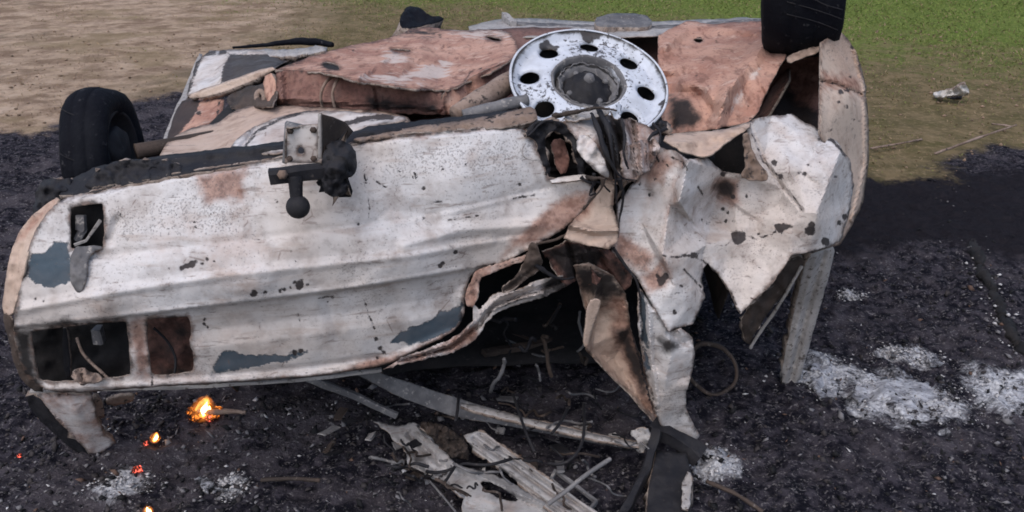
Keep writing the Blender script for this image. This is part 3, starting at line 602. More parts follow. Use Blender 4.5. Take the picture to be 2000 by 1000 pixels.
# socket in the tail and its torn flap
panel('socket_recess', [(128, 395), (212, 388), (214, 498), (130, 500)], [(128, 395, 1.95), (212, 388, 1.95), (214, 498, 1.92), (130, 500, 1.92)], M['soot'], CAR, rnd=0, pitch=9)
beam('socket_clip', [W(158, 420, 1.9), W(160, 452, 1.89), W(150, 470, 1.88)], .022, .012, M['greybar'], CAR, bend=.004)
beam('socket_clip', [W(196, 430, 1.885), W(168, 470, 1.87), W(145, 478, 1.86)], .008, .006, M['alu'], CAR, bend=.002)
panel('torn_flap', [(139, 484), (178, 478), (205, 483), (182, 492), (172, 505), (170, 545), (162, 566), (151, 574), (142, 558), (136, 545)],
      [(139, 484, 1.842), (200, 484, 1.85), (170, 545, 1.80), (151, 574, 1.795), (136, 545, 1.80)], M['greybar'], CAR, pitch=5, crumple=(.006, 5), soot=[[(139, 540), (165, 545), (160, 570), (145, 570)]])

# dark cross beam behind the valance
panel('bumper_beam', [(112, 390), (128, 358), (170, 332), (215, 318), (350, 299), (553, 277), (690, 256), (720, 246), (800, 238), (900, 226), (1045, 210), (1052, 241), (917, 254), (697, 276), (550, 311), (300, 350)],
      [(112, 390, 1.93), (215, 318, 2.05), (553, 277, 2.06), (800, 238, 2.13), (1045, 210, 2.2), (1050, 241, 2.11), (697, 276, 2.0), (550, 311, 1.968), (300, 350, 1.93)],
      M['char'], CAR, pitch=7, crumple=(.014, 2.5), rag=2, thick=.012, relief=[('fold', [(215, 326), (553, 286)], 8, -.02), ('fold', [(700, 262), (1045, 220)], 7, -.02)])
panel('beam_flange', [(690, 271), (800, 248), (917, 234), (1000, 218), (1045, 205), (1052, 240), (917, 253), (697, 276)], [(690, 271, 1.99), (917, 234, 2.12), (1045, 205, 2.2), (1052, 240, 2.09), (697, 276, 1.985)],
      M['burnt'], CAR, pitch=6, crumple=(.012, 4), rag=2.5, thick=.006, relief=[('fold', [(700, 272), (1045, 225)], 5, -.015)])
panel('burnt_bracket', [(205, 322), (240, 312), (330, 312), (372, 330), (340, 345), (200, 362), (160, 372), (180, 340)], [(205, 322, 2.0), (330, 312, 2.0), (372, 330, 1.96), (200, 362, 1.94)], M['char'], CAR, pitch=6, crumple=(.03, 5), rag=4, thick=.01)
panel('charred_scrap', [(60, 420), (75, 360), (95, 345), (130, 350), (190, 355), (120, 390), (75, 430)], [(60, 420, 1.97), (95, 345, 2.05), (190, 355, 2.0), (120, 390, 1.96)], M['char'], CAR, pitch=6, crumple=(.04, 5), rag=4, thick=.01)

# tow hitch
HITCH = bpy.data.objects.new('tow_hitch', None); COL.objects.link(HITCH); HITCH.parent = CAR; HITCH.location = Vector(W(595, 300, 1.9)) - CAR.location
def plate(name, q, th, mat, holes=()):
    panel(name, [(a, b) for a, b, _ in q], q, mat, HITCH, rnd=0, pitch=6, rag=.4, thick=th, holes=holes, speck=[.3])
plate('mount_plate', [(559, 247, 1.88), (622, 243, 1.88), (622, 318, 1.875), (556, 318, 1.875)], .008, M['paint'], [[(580, 298), (583, 288), (590, 287), (596, 296), (592, 302), (585, 302)]])
plate('mount_flange', [(560, 236, 1.95), (604, 246, 1.90), (558, 249, 1.878), (556, 320, 1.872), (551, 318, 1.90), (556, 240, 1.95)], .004, M['greybar'])
plate('mount_flange', [(627, 222, 1.88), (650, 228, 1.92), (674, 238, 1.97), (690, 256, 2.0), (668, 285, 1.96), (645, 300, 1.9), (627, 328, 1.87), (622, 325, 1.865)], .006, M['charbrown'])
plate('flange_edge', [(621, 223, 1.868), (627, 222, 1.868), (628, 327, 1.86), (620, 327, 1.86)], .012, M['alu'])
beam('cross_bar', [W(527, 345, 1.80), W(580, 338, 1.81), W(640, 334, 1.84)], .034, .033, M['char'], HITCH, bend=.004, bev=.008)
tube('ball_stem', [W(577, 345, 1.80), W(578, 372, 1.79), W(580, 395, 1.785)], [.017, .0145, .0135], M['char'], HITCH, 14)
c = W(582, 404, 1.78)
lathe('tow_ball', [(.0001, .0262)] + [(.0262 * math.sin(a), .0262 * math.cos(a)) for a in np.linspace(.12, math.pi - .12, 14)] + [(.0001, -.0262)], axis_mat(c, (0, 0, 1)), M['char'], HITCH, 28)
panel('burnt_coupling', [(630, 300), (640, 278), (665, 272), (694, 286), (697, 326), (690, 343), (676, 348), (671, 352), (683, 362), (676, 378), (664, 384), (646, 386), (632, 372), (625, 340)],
      [(630, 300, 1.86), (665, 272, 1.9), (697, 326, 1.88), (683, 362, 1.83), (650, 386, 1.81), (625, 340, 1.83), (660, 325, 1.80)], M['char'], HITCH, pitch=5, crumple=(.02, 6), rag=2, thick=.04)

for px_, py_ in ((567, 256), (612, 254), (566, 310), (613, 310)):
    lathe('bolt', [(.0001, .007), (.006, .007), (.0075, .004), (.0075, -.002)], axis_mat(W(px_, py_, 1.876), (0, -.94, .33)), M['charbrown'], HITCH, 6)
lathe('bolt', [(.0001, .012), (.009, .012), (.011, .006), (.011, -.004)], axis_mat(W(552, 341, 1.785), (0, -.94, .33)), M['burnt'], HITCH, 6)
# spare wheel
sp_c = W(1150, 160, 2.36); nrm = Vector((.10, -math.cos(R(62)), math.sin(R(62)))).normalized()
WH = bpy.data.objects.new('spare_wheel', None); COL.objects.link(WH); WH.parent = CAR; WH.location = Vector(sp_c) - CAR.location
MXW = axis_mat(sp_c, nrm); RO = .214
def disc_z(r):                               # dish of the wheel disc across its radius
    return np.interp(r / RO, [0, .20, .30, .40, .46, .50, .60, .80, .90, .95, 1.0], [-.040, -.040, -.038, -.032, -.006, .004, .0, -.010, -.018, -.006, .003])
a8 = [R(22 + 45 * k + 8) for k in range(8)]
pts2, edges2 = [], []
def add_loop(L):
    s = len(pts2); pts2.extend(L); edges2.extend([(s + i, s + (i + 1) % len(L)) for i in range(len(L))])
th = np.linspace(0, 2 * math.pi, 97)[:-1]
add_loop([(math.cos(t) * RO, math.sin(t) * RO) for t in th])
add_loop([(math.cos(t) * .030, math.sin(t) * .030) for t in th[::4]])
HL = []
for a in a8:
    cx_, cy_ = math.cos(a) * RO * .755, math.sin(a) * RO * .755
    L = [(cx_ + math.cos(t) * .0262, cy_ + math.sin(t) * .0262) for t in np.linspace(0, 2 * math.pi, 25)[:-1]]; HL.append(L); add_loop(L)
for rr in np.linspace(.036, RO - .004, 26):
    for t in np.linspace(0, 2 * math.pi, int(10 + rr * 480), endpoint=False):
        p = (math.cos(t + rr * 50) * rr, math.sin(t + rr * 50) * rr)
        if all(math.hypot(p[0] - math.cos(a) * RO * .755, p[1] - math.sin(a) * RO * .755) > .031 for a in a8): pts2.append(p)
r_ = delaunay_2d_cdt([Vector(p) for p in pts2], edges2, [], 0, 1e-6)
P2 = np.array([(v.x, v.y) for v in r_[0]]); T2 = np.array(r_[2]); c2 = P2[T2].mean(1)
ok = np.hypot(c2[:, 0], c2[:, 1]) > .030
for L in HL: ok &= ~inside(c2, L)
T2 = T2[ok]; rad = np.hypot(P2[:, 0], P2[:, 1]); Z2 = disc_z(rad) + fbm(P2, 9, 3, 2) * .004
for a in a8:                                 # turned-in lips of the holes
    d = np.hypot(P2[:, 0] - math.cos(a) * RO * .755, P2[:, 1] - math.sin(a) * RO * .755); Z2 -= .006 * np.exp(-((d - .0262) / .004) ** 2)
V2 = np.array([tuple(MXW @ Vector((p[0], p[1], z))) for p, z in zip(P2, Z2)]) - base_of(WH)
me = mesh('wheel_disc', V2, T2); default_attrs(me)
sv = np.clip((.46 - rad / RO) * 9, -1, 1); sv = np.maximum(sv, np.clip((rad / RO - .975) * 18, -1, .35)); wv = (MXW.to_3x3().inverted() @ Vector((0, -1, 0)))
lowside = P2 @ np.array([wv.x, wv.y]) / RO; sv = np.maximum(sv, np.clip((lowside - .86) * 4, -1, 1))
me.attributes['soot'].data.foreach_set('value', sv.astype(np.float32))
cv = np.full(len(P2), -1.0); inv = MXW.inverted()
def on_disc(px, py):
    a_, b_, c_ = ray(px, py); d_ = Vector((a_, b_, c_)); o_ = Vector((0, 0, H)); z_ = MXW.to_3x3() @ Vector((0, 0, 1))
    k_ = (Vector(sp_c) - o_).dot(z_) / d_.dot(z_); return inv @ (o_ + d_ * k_)
for x_, y_, r_c in ((1072, 82, 12), (1085, 86, 9), (1060, 84, 7), (1027, 143, 9), (1022, 146, 6), (1018, 120, 4), (1150, 66, 12), (1165, 66, 9), (1140, 62, 8), (1235, 85, 7), (1252, 96, 5), (1300, 210, 9), (1296, 200, 8), (1010, 185, 8), (1090, 105, 3), (1086, 117, 3), (1120, 104, 3), (1150, 100, 3), (1170, 105, 3), (1180, 84, 3), (1228, 135, 2.5), (1284, 250, 12), (1270, 252, 9)):
    q_ = on_disc(x_, y_); cv = np.maximum(cv, np.clip((r_c * .0014 - np.hypot(P2[:, 0] - q_.x, P2[:, 1] - q_.y)) / .009, -1, 1))
me.attributes['chip'].data.foreach_set('value', cv.astype(np.float32))
o = link('wheel_disc', me, [M['wheel'], M['edge']], WH); s = o.modifiers.new('thickness', 'SOLIDIFY'); s.thickness = .005; s.offset = -1; s.material_offset_rim = 1
lathe('rim_barrel', [(RO, .004), (RO + .004, .006), (RO + .007, .002), (RO + .004, -.006), (RO - .004, -.010)], MXW, M['wheel'], WH, 80, .002, 3)
lathe('rim_well_blackout', [(RO - .003, -.010), (RO - .010, -.05), (RO - .026, -.06), (RO - .028, -.10), (RO - .035, -.108), (.0001, -.112)], MXW, M['soot'], WH, 80, .003, 3)  # barrel with an added black closing disc so the holes look shaded
lathe('hub_ring', [(.094, -.014), (.098, .002), (.103, .006), (.106, .001)], MXW, M['greybar'], WH, 60, .004, 8)
lathe('hub', [(.0001, .012), (.020, .012), (.027, .002), (.040, -.002), (.046, -.018), (.058, -.020), (.068, -.034)], MXW, M['char'], WH, 40, .012, 12)
lathe('hub_cap', [(.0001, .024), (.010, .022), (.015, .010)], MXW, M['greybar'], WH, 24, .004, 8)
for k in range(4):
    a = R(20 + 90 * k); lathe('wheel_bolt', [(.0001, .012), (.007, .012), (.009, .008), (.009, -.01)], MXW @ Matrix.Translation((math.cos(a) * .060, math.sin(a) * .060, -.026)), M['greybar'], WH, 6)
lathe('inner_ring', [(.066, -.036), (.074, -.018), (.081, -.014), (.086, -.022), (.093, -.034)], MXW, M['greybar'], WH, 60, .008, 12)
lathe('bead_wire', [(.0835, -.012), (.086, -.0095), (.0835, -.007), (.081, -.0095)], MXW, M['greybar'], WH, 90, .008, 20, closed=True)

# road wheels still on the axle
def road_wheel(c, axis, ro, wd, flat=0.0):
    root = bpy.data.objects.new('wheel', None); COL.objects.link(root); root.parent = CAR; root.location = Vector(c) - CAR.location
    mx = axis_mat(c, axis); h = wd / 2; pr = [(ro * .60, -h * .78), (ro * .68, -h * .96), (ro * .78, -h * 1.04), (ro * .87, -h * .98), (ro * .935, -h * .82), (ro * .975, -h * .58), (ro * .988, -h * .38), (ro * .982, -h * .34), (ro * .984, -h * .26), (ro, -h * .22), (ro * 1.003, 0)]
    pr += [(r_, -z_) for r_, z_ in reversed(pr[:-1])]
    lathe('tyre', pr, mx, M['rubber'], root, 90, .014, 2.0)
    lathe('rim', [(ro * .66, h * .82), (ro * .62, h * .88), (ro * .58, h * .80), (ro * .54, h * .35), (ro * .40, h * .15), (ro * .2, h * .2), (.0001, h * .22)], mx, M['char'], root, 40, .006, 5)
    lathe('brake_drum', [(.0001, h * .85), (ro * .15, h * .84), (ro * .34, h * .8), (ro * .38, h * .6), (ro * .38, h * .1)], mx, M['char'], root, 36, .014, 8)
    for k in range(9):
        a = random.uniform(-.6, 3.4); q = [mx @ Vector((math.cos(a + u * .25) * ro * (1.0 + .02 * math.sin(u * 5)), math.sin(a + u * .25) * ro, h * (-.9 + u * 1.2 + random.uniform(-.1, .1)))) for u in (0, .3, .6, 1)]
        tube('bead_wire', q, .0013, M['char'], root, 5, .3)
    return root, mx
rt, mxl = road_wheel(W(207, 298, 2.36), (.985, .07, .06), .182, .122)
road_wheel(W(1567, -46, 2.86), (-.95, .27, -.10), .255, .235)
tube('axle_beam', [W(265, 296, 2.3), W(330, 285, 2.35), W(600, 236, 2.6), W(860, 232, 2.62)], .022, M['charbrown'], CAR, 10)

# right rear quarter, crumpled
panel('inner_arch', [(1470, 240), (1490, 170), (1535, 108), (1560, 100), (1605, 88), (1612, 265), (1560, 250)], [(1470, 240, 2.7), (1535, 108, 2.95), (1605, 88, 2.85), (1612, 265, 2.62), (1560, 180, 2.98)], M['floor'], CAR, pitch=8, crumple=(.03, 2.5),
      rust=[1.0], soot=[[(1480, 215), (1500, 175), (1530, 150), (1560, 200), (1600, 215), (1605, 255), (1520, 240)]], relief=[('fold', [(1540, 120), (1600, 105)], 9, -.05), ('fold', [(1560, 150), (1605, 155)], 8, -.04)])
panel('arch_lip', [(1535, 112), (1560, 100), (1604, 84), (1606, 100), (1560, 116), (1540, 124)], [(1535, 112, 2.72), (1604, 84, 2.68), (1606, 100, 2.66), (1540, 124, 2.7)], M['cream'], CAR, pitch=5, crumple=(.02, 6), rag=2)
panel('rear_wing', [(1604, 82), (1622, 70), (1641, 60), (1656, 76), (1671, 98), (1684, 135), (1691, 170), (1697, 250), (1697, 325), (1686, 395), (1665, 440), (1640, 480), (1618, 486), (1640, 420), (1650, 340), (1600, 262), (1601, 160)],
      [(1604, 82, 2.62), (1641, 60, 2.72), (1691, 170, 2.75), (1697, 300, 2.66), (1665, 440, 2.45), (1618, 486, 2.36), (1640, 340, 2.38), (1601, 160, 2.5), (1650, 200, 2.5)],
      M['cream'], CAR, pitch=5, crumple=(.006, 1.8), dents=(30, .006), rnd=0, relief=[('fold', [(1602, 160), (1640, 168), (1680, 185)], 9, .03), ('fold', [(1671, 98), (1688, 170), (1692, 320), (1665, 430)], 7, -.03)],
      chip=[('line', [(1602, 158), (1640, 166), (1684, 184)], 1.5), ('dot', (1642, 180), 5), ('dot', (1655, 176), 4), ('dot', (1638, 200), 3), ('dot', (1652, 208), 4), ('dot', (1660, 150), 3), ('line', [(1660, 232), (1684, 238)], 1), ('dot', (1622, 255), 3), ('dot', (1664, 92), 4)], rust=[[(1605, 140), (1680, 150), (1680, 180), (1605, 172)]], speck=[.5])  # line along the fold paints its dark crease; dots are chips
panel('quarter_panel', [(1192, 494), (1206, 450), (1206, 400), (1233, 360), (1264, 332), (1290, 288), (1318, 294), (1345, 310), (1382, 308), (1412, 334), (1452, 342), (1458, 300), (1461, 240), (1475, 232), (1506, 226), (1546, 224), (1590, 248), (1634, 276), (1660, 312), (1668, 360), (1657, 424), (1642, 472), (1612, 486), (1578, 494), (1545, 500), (1508, 554), (1464, 594), (1445, 614), (1426, 572), (1402, 536), (1381, 514), (1374, 526), (1371, 545), (1377, 582), (1354, 632), (1306, 648), (1284, 612), (1262, 576), (1242, 540)],
      [(1206, 400, 2.13), (1264, 332, 2.15), (1290, 288, 2.16), (1318, 294, 2.12), (1344, 314, 2.05), (1326, 395, 2.025), (1294, 498, 1.99), (1192, 494, 2.09), (1242, 540, 2.05), (1250, 430, 2.125), (1328, 316, 2.10), (1308, 400, 2.08), (1280, 500, 2.04),
       (1384, 310, 2.20), (1390, 420, 2.30), (1358, 440, 2.17), (1372, 492, 2.12), (1412, 335, 2.22), (1454, 345, 2.23), (1474, 420, 2.21), (1436, 400, 2.235), (1380, 478, 2.12), (1440, 463, 2.17), (1482, 464, 2.18), (1545, 443, 2.12), (1402, 536, 2.11), (1445, 614, 2.06), (1508, 554, 2.08), (1545, 500, 2.10), (1450, 530, 2.12),
       (1461, 240, 2.28), (1492, 316, 2.255), (1530, 366, 2.20), (1572, 414, 2.115), (1578, 494, 2.12), (1506, 226, 2.36), (1546, 224, 2.42), (1590, 248, 2.40), (1634, 276, 2.35), (1641, 298, 2.28), (1618, 358, 2.185), (1596, 416, 2.105), (1660, 312, 2.37), (1668, 360, 2.41), (1657, 424, 2.36), (1642, 472, 2.28), (1612, 486, 2.16), (1498, 275, 2.31), (1560, 260, 2.335), (1556, 330, 2.21), (1640, 390, 2.30), (1522, 400, 2.20),
       (1262, 576, 2.00), (1284, 612, 1.98), (1306, 648, 1.97), (1354, 632, 2.03), (1377, 582, 2.07), (1371, 545, 2.12), (1374, 524, 2.12), (1336, 512, 2.03), (1318, 560, 1.995), (1352, 562, 2.035), (1338, 606, 2.0), (1350, 498, 2.06)],
      M['paint'], CAR, pitch=4, rnd=0, rag=2.4, crumple=(.004, 2.5), facet=.9, dents=(150, .0055), thick=.003,
      relief=[('dent', [(1268, 381), (1270, 383)], 8, .012), ('fold', [(1466, 244), (1493, 316), (1530, 368), (1566, 410)], 5, .012)],
      chip=[('line', [(1375, 476), (1402, 474), (1412, 482), (1430, 470)], .5), [(1428, 455), (1440, 450), (1456, 455), (1456, 470), (1442, 480), (1430, 472)], ('line', [(1458, 460), (1468, 462), (1478, 468), (1482, 455), (1486, 464), (1510, 456), (1524, 448)], 1.5), [(1512, 440), (1530, 436), (1552, 442), (1535, 448), (1520, 456)], ('dot', (1412, 408), 4), ('dot', (1421, 414), 3), ('dot', (1418, 432), 3), ('dot', (1432, 432), 3), ('dot', (1458, 384), 4), ('line', [(1364, 366), (1372, 380)], 2), ('dot', (1470, 430), 2), ('dot', (1354, 498), 6), ('line', [(1330, 498), (1352, 500), (1376, 494)], 1.5), ('dot', (1412, 340), 5), ('dot', (1440, 362), 4), ('dot', (1432, 385), 5), ('dot', (1370, 430), 3), ('line', [(1600, 270), (1625, 274), (1642, 292), (1650, 305)], 2.5), ('dot', (1582, 450), 10), ('dot', (1586, 440), 6), ('dot', (1613, 472), 8), ('dot', (1640, 435), 5), ('dot', (1650, 424), 6), ('line', [(1488, 312), (1505, 330), (1530, 352), (1566, 410)], .8), ('dot', (1512, 318), 6), ('dot', (1525, 345), 5), ('dot', (1572, 340), 4), ('dot', (1560, 338), 3), ('dot', (1632, 345), 3), ('dot', (1578, 322), 3), ('line', [(1464, 248), (1480, 290), (1490, 316)], .5), ('line', [(1490, 275), (1540, 262), (1570, 262)], -1), ('line', [(1575, 495), (1615, 484)], 1), ('line', [(1310, 306), (1335, 318), (1342, 332)], 1.5), ('dot', (1269, 381), 4), ('dot', (1292, 548), 9), ('dot', (1300, 540), 6), ('dot', (1284, 540), 4), ('line', [(1336, 526), (1370, 562)], 2), ('line', [(1310, 575), (1345, 570)], 0), ('dot', (1330, 560), 4), ('dot', (1318, 610), 4), ('line', [(1336, 320), (1316, 400), (1290, 496)], -1), ('line', [(1205, 402), (1198, 450), (1192, 494), (1240, 540)], 1), ('line', [(1640, 300), (1618, 358)], -2), ('line', [(1382, 516), (1404, 540), (1428, 574), (1444, 610)], 2), ('line', [(1294, 500), (1320, 503), (1350, 498), (1378, 512)], 1.5), ('dot', (1250, 360), 3), ('dot', (1280, 350), 3), ('line', [(1290, 310), (1305, 325)], .5)],  # chips, plus painted shade along creases, folds and torn gaps
      soot=[[(1396, 360), (1420, 352), (1438, 364), (1434, 386), (1405, 390)], ('line', [(1578, 446), (1545, 506), (1508, 556), (1464, 598)], -8), ('line', [(1381, 516), (1404, 540), (1440, 605)], -12), ('line', [(1190, 492), (1240, 538)], -16)],
      rust=[[(1395, 350), (1440, 350), (1450, 400), (1400, 405)], ('line', [(1322, 330), (1282, 520)], -4), [(1200, 450), (1285, 500), (1268, 545), (1195, 497)], [(1240, 350), (1300, 290), (1330, 318), (1280, 360)], [(1242, 538), (1296, 505), (1300, 560), (1262, 578)]], speck=[.35])
panel('sill_lip', [(1288, 268), (1330, 258), (1400, 255), (1440, 246), (1466, 236), (1462, 252), (1420, 276), (1384, 308), (1345, 300), (1320, 290)], [(1288, 268, 2.2), (1400, 255, 2.3), (1466, 236, 2.3), (1420, 276, 2.18), (1384, 308, 2.12), (1320, 290, 2.12)], M['cream'], CAR, pitch=6, crumple=(.02, 4),
      soot=[('line', [(1466, 250), (1420, 275), (1385, 306)], -13)], relief=[('fold', [(1320, 280), (1380, 275), (1450, 250)], 10, -.03)])
panel('hole_edge', [(1452, 262), (1462, 258), (1470, 300), (1500, 340), (1498, 354), (1450, 350), (1446, 338), (1456, 330)], [(1452, 262, 2.2), (1500, 345, 2.16), (1450, 348, 2.16), (1470, 300, 2.19)], M['burnt'], CAR, pitch=5, crumple=(.02, 6), rag=2)
panel('inner_quarter', [(1340, 300), (1400, 240), (1480, 240), (1490, 360), (1400, 360)], [(1340, 300, 2.4), (1480, 240, 2.5), (1490, 360, 2.45), (1400, 360, 2.45)], M['soot'], CAR, pitch=12, rnd=0)
# torn and melted middle
panel('socket_pocket', [(1020, 262), (1045, 228), (1090, 232), (1130, 258), (1150, 345), (1075, 362), (1050, 320)], [(1020, 262, 2.2), (1090, 235, 2.3), (1150, 345, 2.2), (1075, 360, 2.16)], M['soot'], CAR, pitch=8, crumple=(.03, 3))
panel('pocket_rim', [(1024, 264), (1032, 250), (1046, 236), (1088, 236), (1118, 250), (1134, 280), (1146, 340), (1130, 345), (1122, 300), (1108, 266), (1084, 256), (1062, 262), (1068, 300), (1078, 345), (1072, 352), (1058, 318), (1045, 272)],
      [(1024, 264, 2.07), (1088, 238, 2.12), (1146, 340, 2.08), (1072, 352, 2.08), (1062, 262, 2.11)], M['char'], CAR, pitch=5, crumple=(.02, 7), rag=3.5, thick=.01)
panel('pocket_scrap', [(1075, 275), (1100, 268), (1112, 300), (1110, 336), (1090, 340), (1082, 305)], [(1075, 275, 2.16), (1100, 268, 2.17), (1110, 336, 2.12), (1090, 338, 2.12)], M['floor'], CAR, pitch=5, rust=[1.0], crumple=(.02, 5), rag=2)
panel('pocket_scrap', [(1072, 350), (1135, 339), (1150, 343), (1148, 350), (1080, 358)], [(1072, 352, 2.07), (1135, 340, 2.08), (1148, 350, 2.06), (1080, 357, 2.06)], M['paint'], CAR, pitch=4, rag=1)
panel('torn_sheet', [(1100, 238), (1150, 222), (1210, 228), (1252, 240), (1288, 262), (1286, 312), (1262, 336), (1236, 352), (1214, 366), (1196, 356), (1176, 346), (1140, 308), (1124, 270)],
      [(1100, 238, 2.14), (1210, 228, 2.2), (1288, 262, 2.2), (1262, 336, 2.12), (1214, 366, 2.06), (1140, 308, 2.05), (1190, 290, 2.08), (1240, 290, 2.10)], M['paint'], CAR, pitch=3.6, crumple=(.008, 4), rag=4, thick=.003, dents=(60, .016), rnd=0,
      relief=[('fold', [(1160, 225), (1182, 270), (1200, 350)], 9, .05), ('fold', [(1178, 225), (1198, 270), (1212, 345)], 8, -.05), ('fold', [(1195, 228), (1212, 280), (1218, 340)], 8, .05), ('fold', [(1215, 235), (1226, 280), (1226, 330)], 8, -.045), ('fold', [(1235, 240), (1240, 290), (1232, 345)], 9, .05)],
      soot=[[(1150, 222), (1210, 228), (1225, 260), (1215, 330), (1190, 340), (1165, 260)], ('line', [(1236, 245), (1240, 290)], -8)], rust=[-.1], chip=[('line', [(1165, 235), (1185, 280), (1203, 350)], 5), ('line', [(1197, 240), (1214, 290), (1220, 340)], 4), ('line', [(1236, 250), (1242, 290), (1236, 330)], 2), ('line', [(1140, 225), (1200, 232)], 4)])  # dark lines paint the shaded gaps down in the folds
panel('torn_sheet', [(1124, 266), (1146, 262), (1164, 282), (1180, 312), (1193, 346), (1178, 345), (1150, 322), (1130, 300)], [(1124, 266, 2.06), (1164, 282, 2.03), (1193, 346, 2.02), (1130, 300, 2.03)], M['paint'], CAR, pitch=4.5, crumple=(.02, 5), soot=[('line', [(1164, 282), (1193, 346)], -10)], rag=2)
panel('torn_sheet', [(1100, 226), (1140, 214), (1190, 210), (1192, 222), (1150, 232), (1110, 238)], [(1100, 228, 2.14), (1190, 211, 2.16), (1190, 222, 2.12), (1110, 238, 2.11)], M['alu'], CAR, pitch=4.5, crumple=(.03, 7), rag=3)
panel('torn_sheet', [(1196, 206), (1215, 200), (1214, 226), (1204, 236), (1194, 222)], [(1196, 206, 2.14), (1215, 200, 2.16), (1204, 236, 2.11)], M['wheel'], CAR, pitch=4, crumple=(.02, 6), rag=2)
panel('torn_sheet', [(1212, 300), (1240, 280), (1280, 270), (1290, 290), (1270, 330), (1240, 352), (1216, 352)], [(1212, 300, 2.05), (1280, 270, 2.12), (1270, 330, 2.08), (1216, 352, 2.03)], M['paint'], CAR, pitch=3.6, crumple=(.01, 5), dents=(40, .014), rnd=0, rag=4, rust=[.1], relief=[('fold', [(1225, 290), (1240, 345)], 7, .03), ('fold', [(1250, 280), (1256, 340)], 7, -.03), ('fold', [(1270, 275), (1270, 325)], 6, .03)], chip=[('line', [(1236, 285), (1246, 340)], 1), ('line', [(1262, 280), (1262, 325)], 1), ('dot', (1276, 300), 5)])
panel('torn_sheet', [(1112, 440), (1150, 398), (1165, 372), (1180, 350), (1200, 352), (1198, 407), (1211, 449), (1206, 470), (1190, 487), (1140, 478), (1100, 466)],
      [(1112, 440, 2.03), (1165, 372, 2.08), (1200, 352, 2.08), (1211, 449, 2.05), (1190, 487, 2.0), (1100, 466, 1.99)], M['cream'], CAR, pitch=4, crumple=(.006, 3), dents=(25, .008), rnd=0, relief=[('fold', [(1112, 440), (1160, 452), (1208, 450)], 9, -.03)],
      rust=[[(1115, 400), (1150, 385), (1150, 420), (1120, 432)]], soot=[('line', [(1115, 440), (1125, 445), (1160, 450)], -13), ('line', [(1150, 380), (1140, 420)], -11), ('line', [(1100, 466), (1190, 487)], -15)], pale=[.0])
strands = [[(1212, 350, 2.03), (1220, 385, 2.05), (1212, 420, 2.05), (1208, 470, 2.04)], [(1225, 352, 2.05), (1216, 372, 2.04), (1206, 400, 2.05)], [(1130, 345, 2.06), (1150, 362, 2.05), (1168, 356, 2.04), (1186, 372, 2.05)], [(1196, 486, 2.03), (1225, 522, 2.03), (1244, 548, 2.03), (1252, 590, 2.02)], [(1050, 476, 2.02), (1080, 470, 2.02), (1106, 452, 2.02)], [(1040, 512, 2.0), (1062, 530, 2.0), (1090, 545, 2.02), (1120, 548, 2.05)], [(1160, 208, 2.16), (1185, 245, 2.05), (1195, 290, 2.02), (1200, 330, 2.02), (1202, 360, 2.03), (1208, 415, 2.04)], [(1085, 226, 2.15), (1120, 216, 2.12), (1160, 210, 2.12), (1205, 222, 2.1)], [(1150, 225, 2.1), (1172, 262, 2.03), (1190, 312, 2.0), (1212, 352, 2.02), (1240, 345, 2.04)],
           [(1165, 340, 2.02), (1155, 365, 2.02), (1150, 385, 2.02), (1165, 378, 2.01)], [(1180, 345, 2.0), (1174, 368, 2.0), (1160, 392, 2.01), (1140, 410, 2.02)], [(1280, 240, 2.18), (1290, 262, 2.15), (1282, 300, 2.12), (1288, 312, 2.12)], [(1300, 255, 2.2), (1270, 262, 2.14), (1262, 280, 2.12), (1268, 300, 2.1)],
           [(1148, 338, 2.04), (1160, 350, 2.0), (1172, 346, 2.0), (1178, 360, 2.0)], [(1210, 235, 2.08), (1222, 270, 2.05), (1215, 300, 2.03), (1226, 330, 2.03)], [(1080, 238, 2.1), (1060, 236, 2.08), (1038, 262, 2.06), (1026, 262, 2.06)]]
for i, s_ in enumerate(strands):
    tube('melted_gap_strand', [W(*p) + rng.normal(0, .004, 3) for p in s_], np.linspace(.0055, .0022, len(s_)) * rng.uniform(.5, 1.6, len(s_)), M['charbrown'] if i % 3 == 1 else M['char'], CAR, 6, .45)  # melted strands, some added as dark gap lines between the folds
tube('loop_wire', [W(1026, 280, 2.06), W(1018, 295, 2.05), W(1024, 308, 2.04), W(1040, 313, 2.03), W(1055, 311, 2.03)], .0018, M['alu'], CAR, 6)
panel('wheel_scorch', [(1278, 246), (1300, 230), (1305, 250), (1292, 262)], [(1278, 246, 2.25), (1300, 230, 2.28), (1292, 262, 2.2)], M['char'], CAR, pitch=4, crumple=(.03, 8), rag=3, thick=.02)

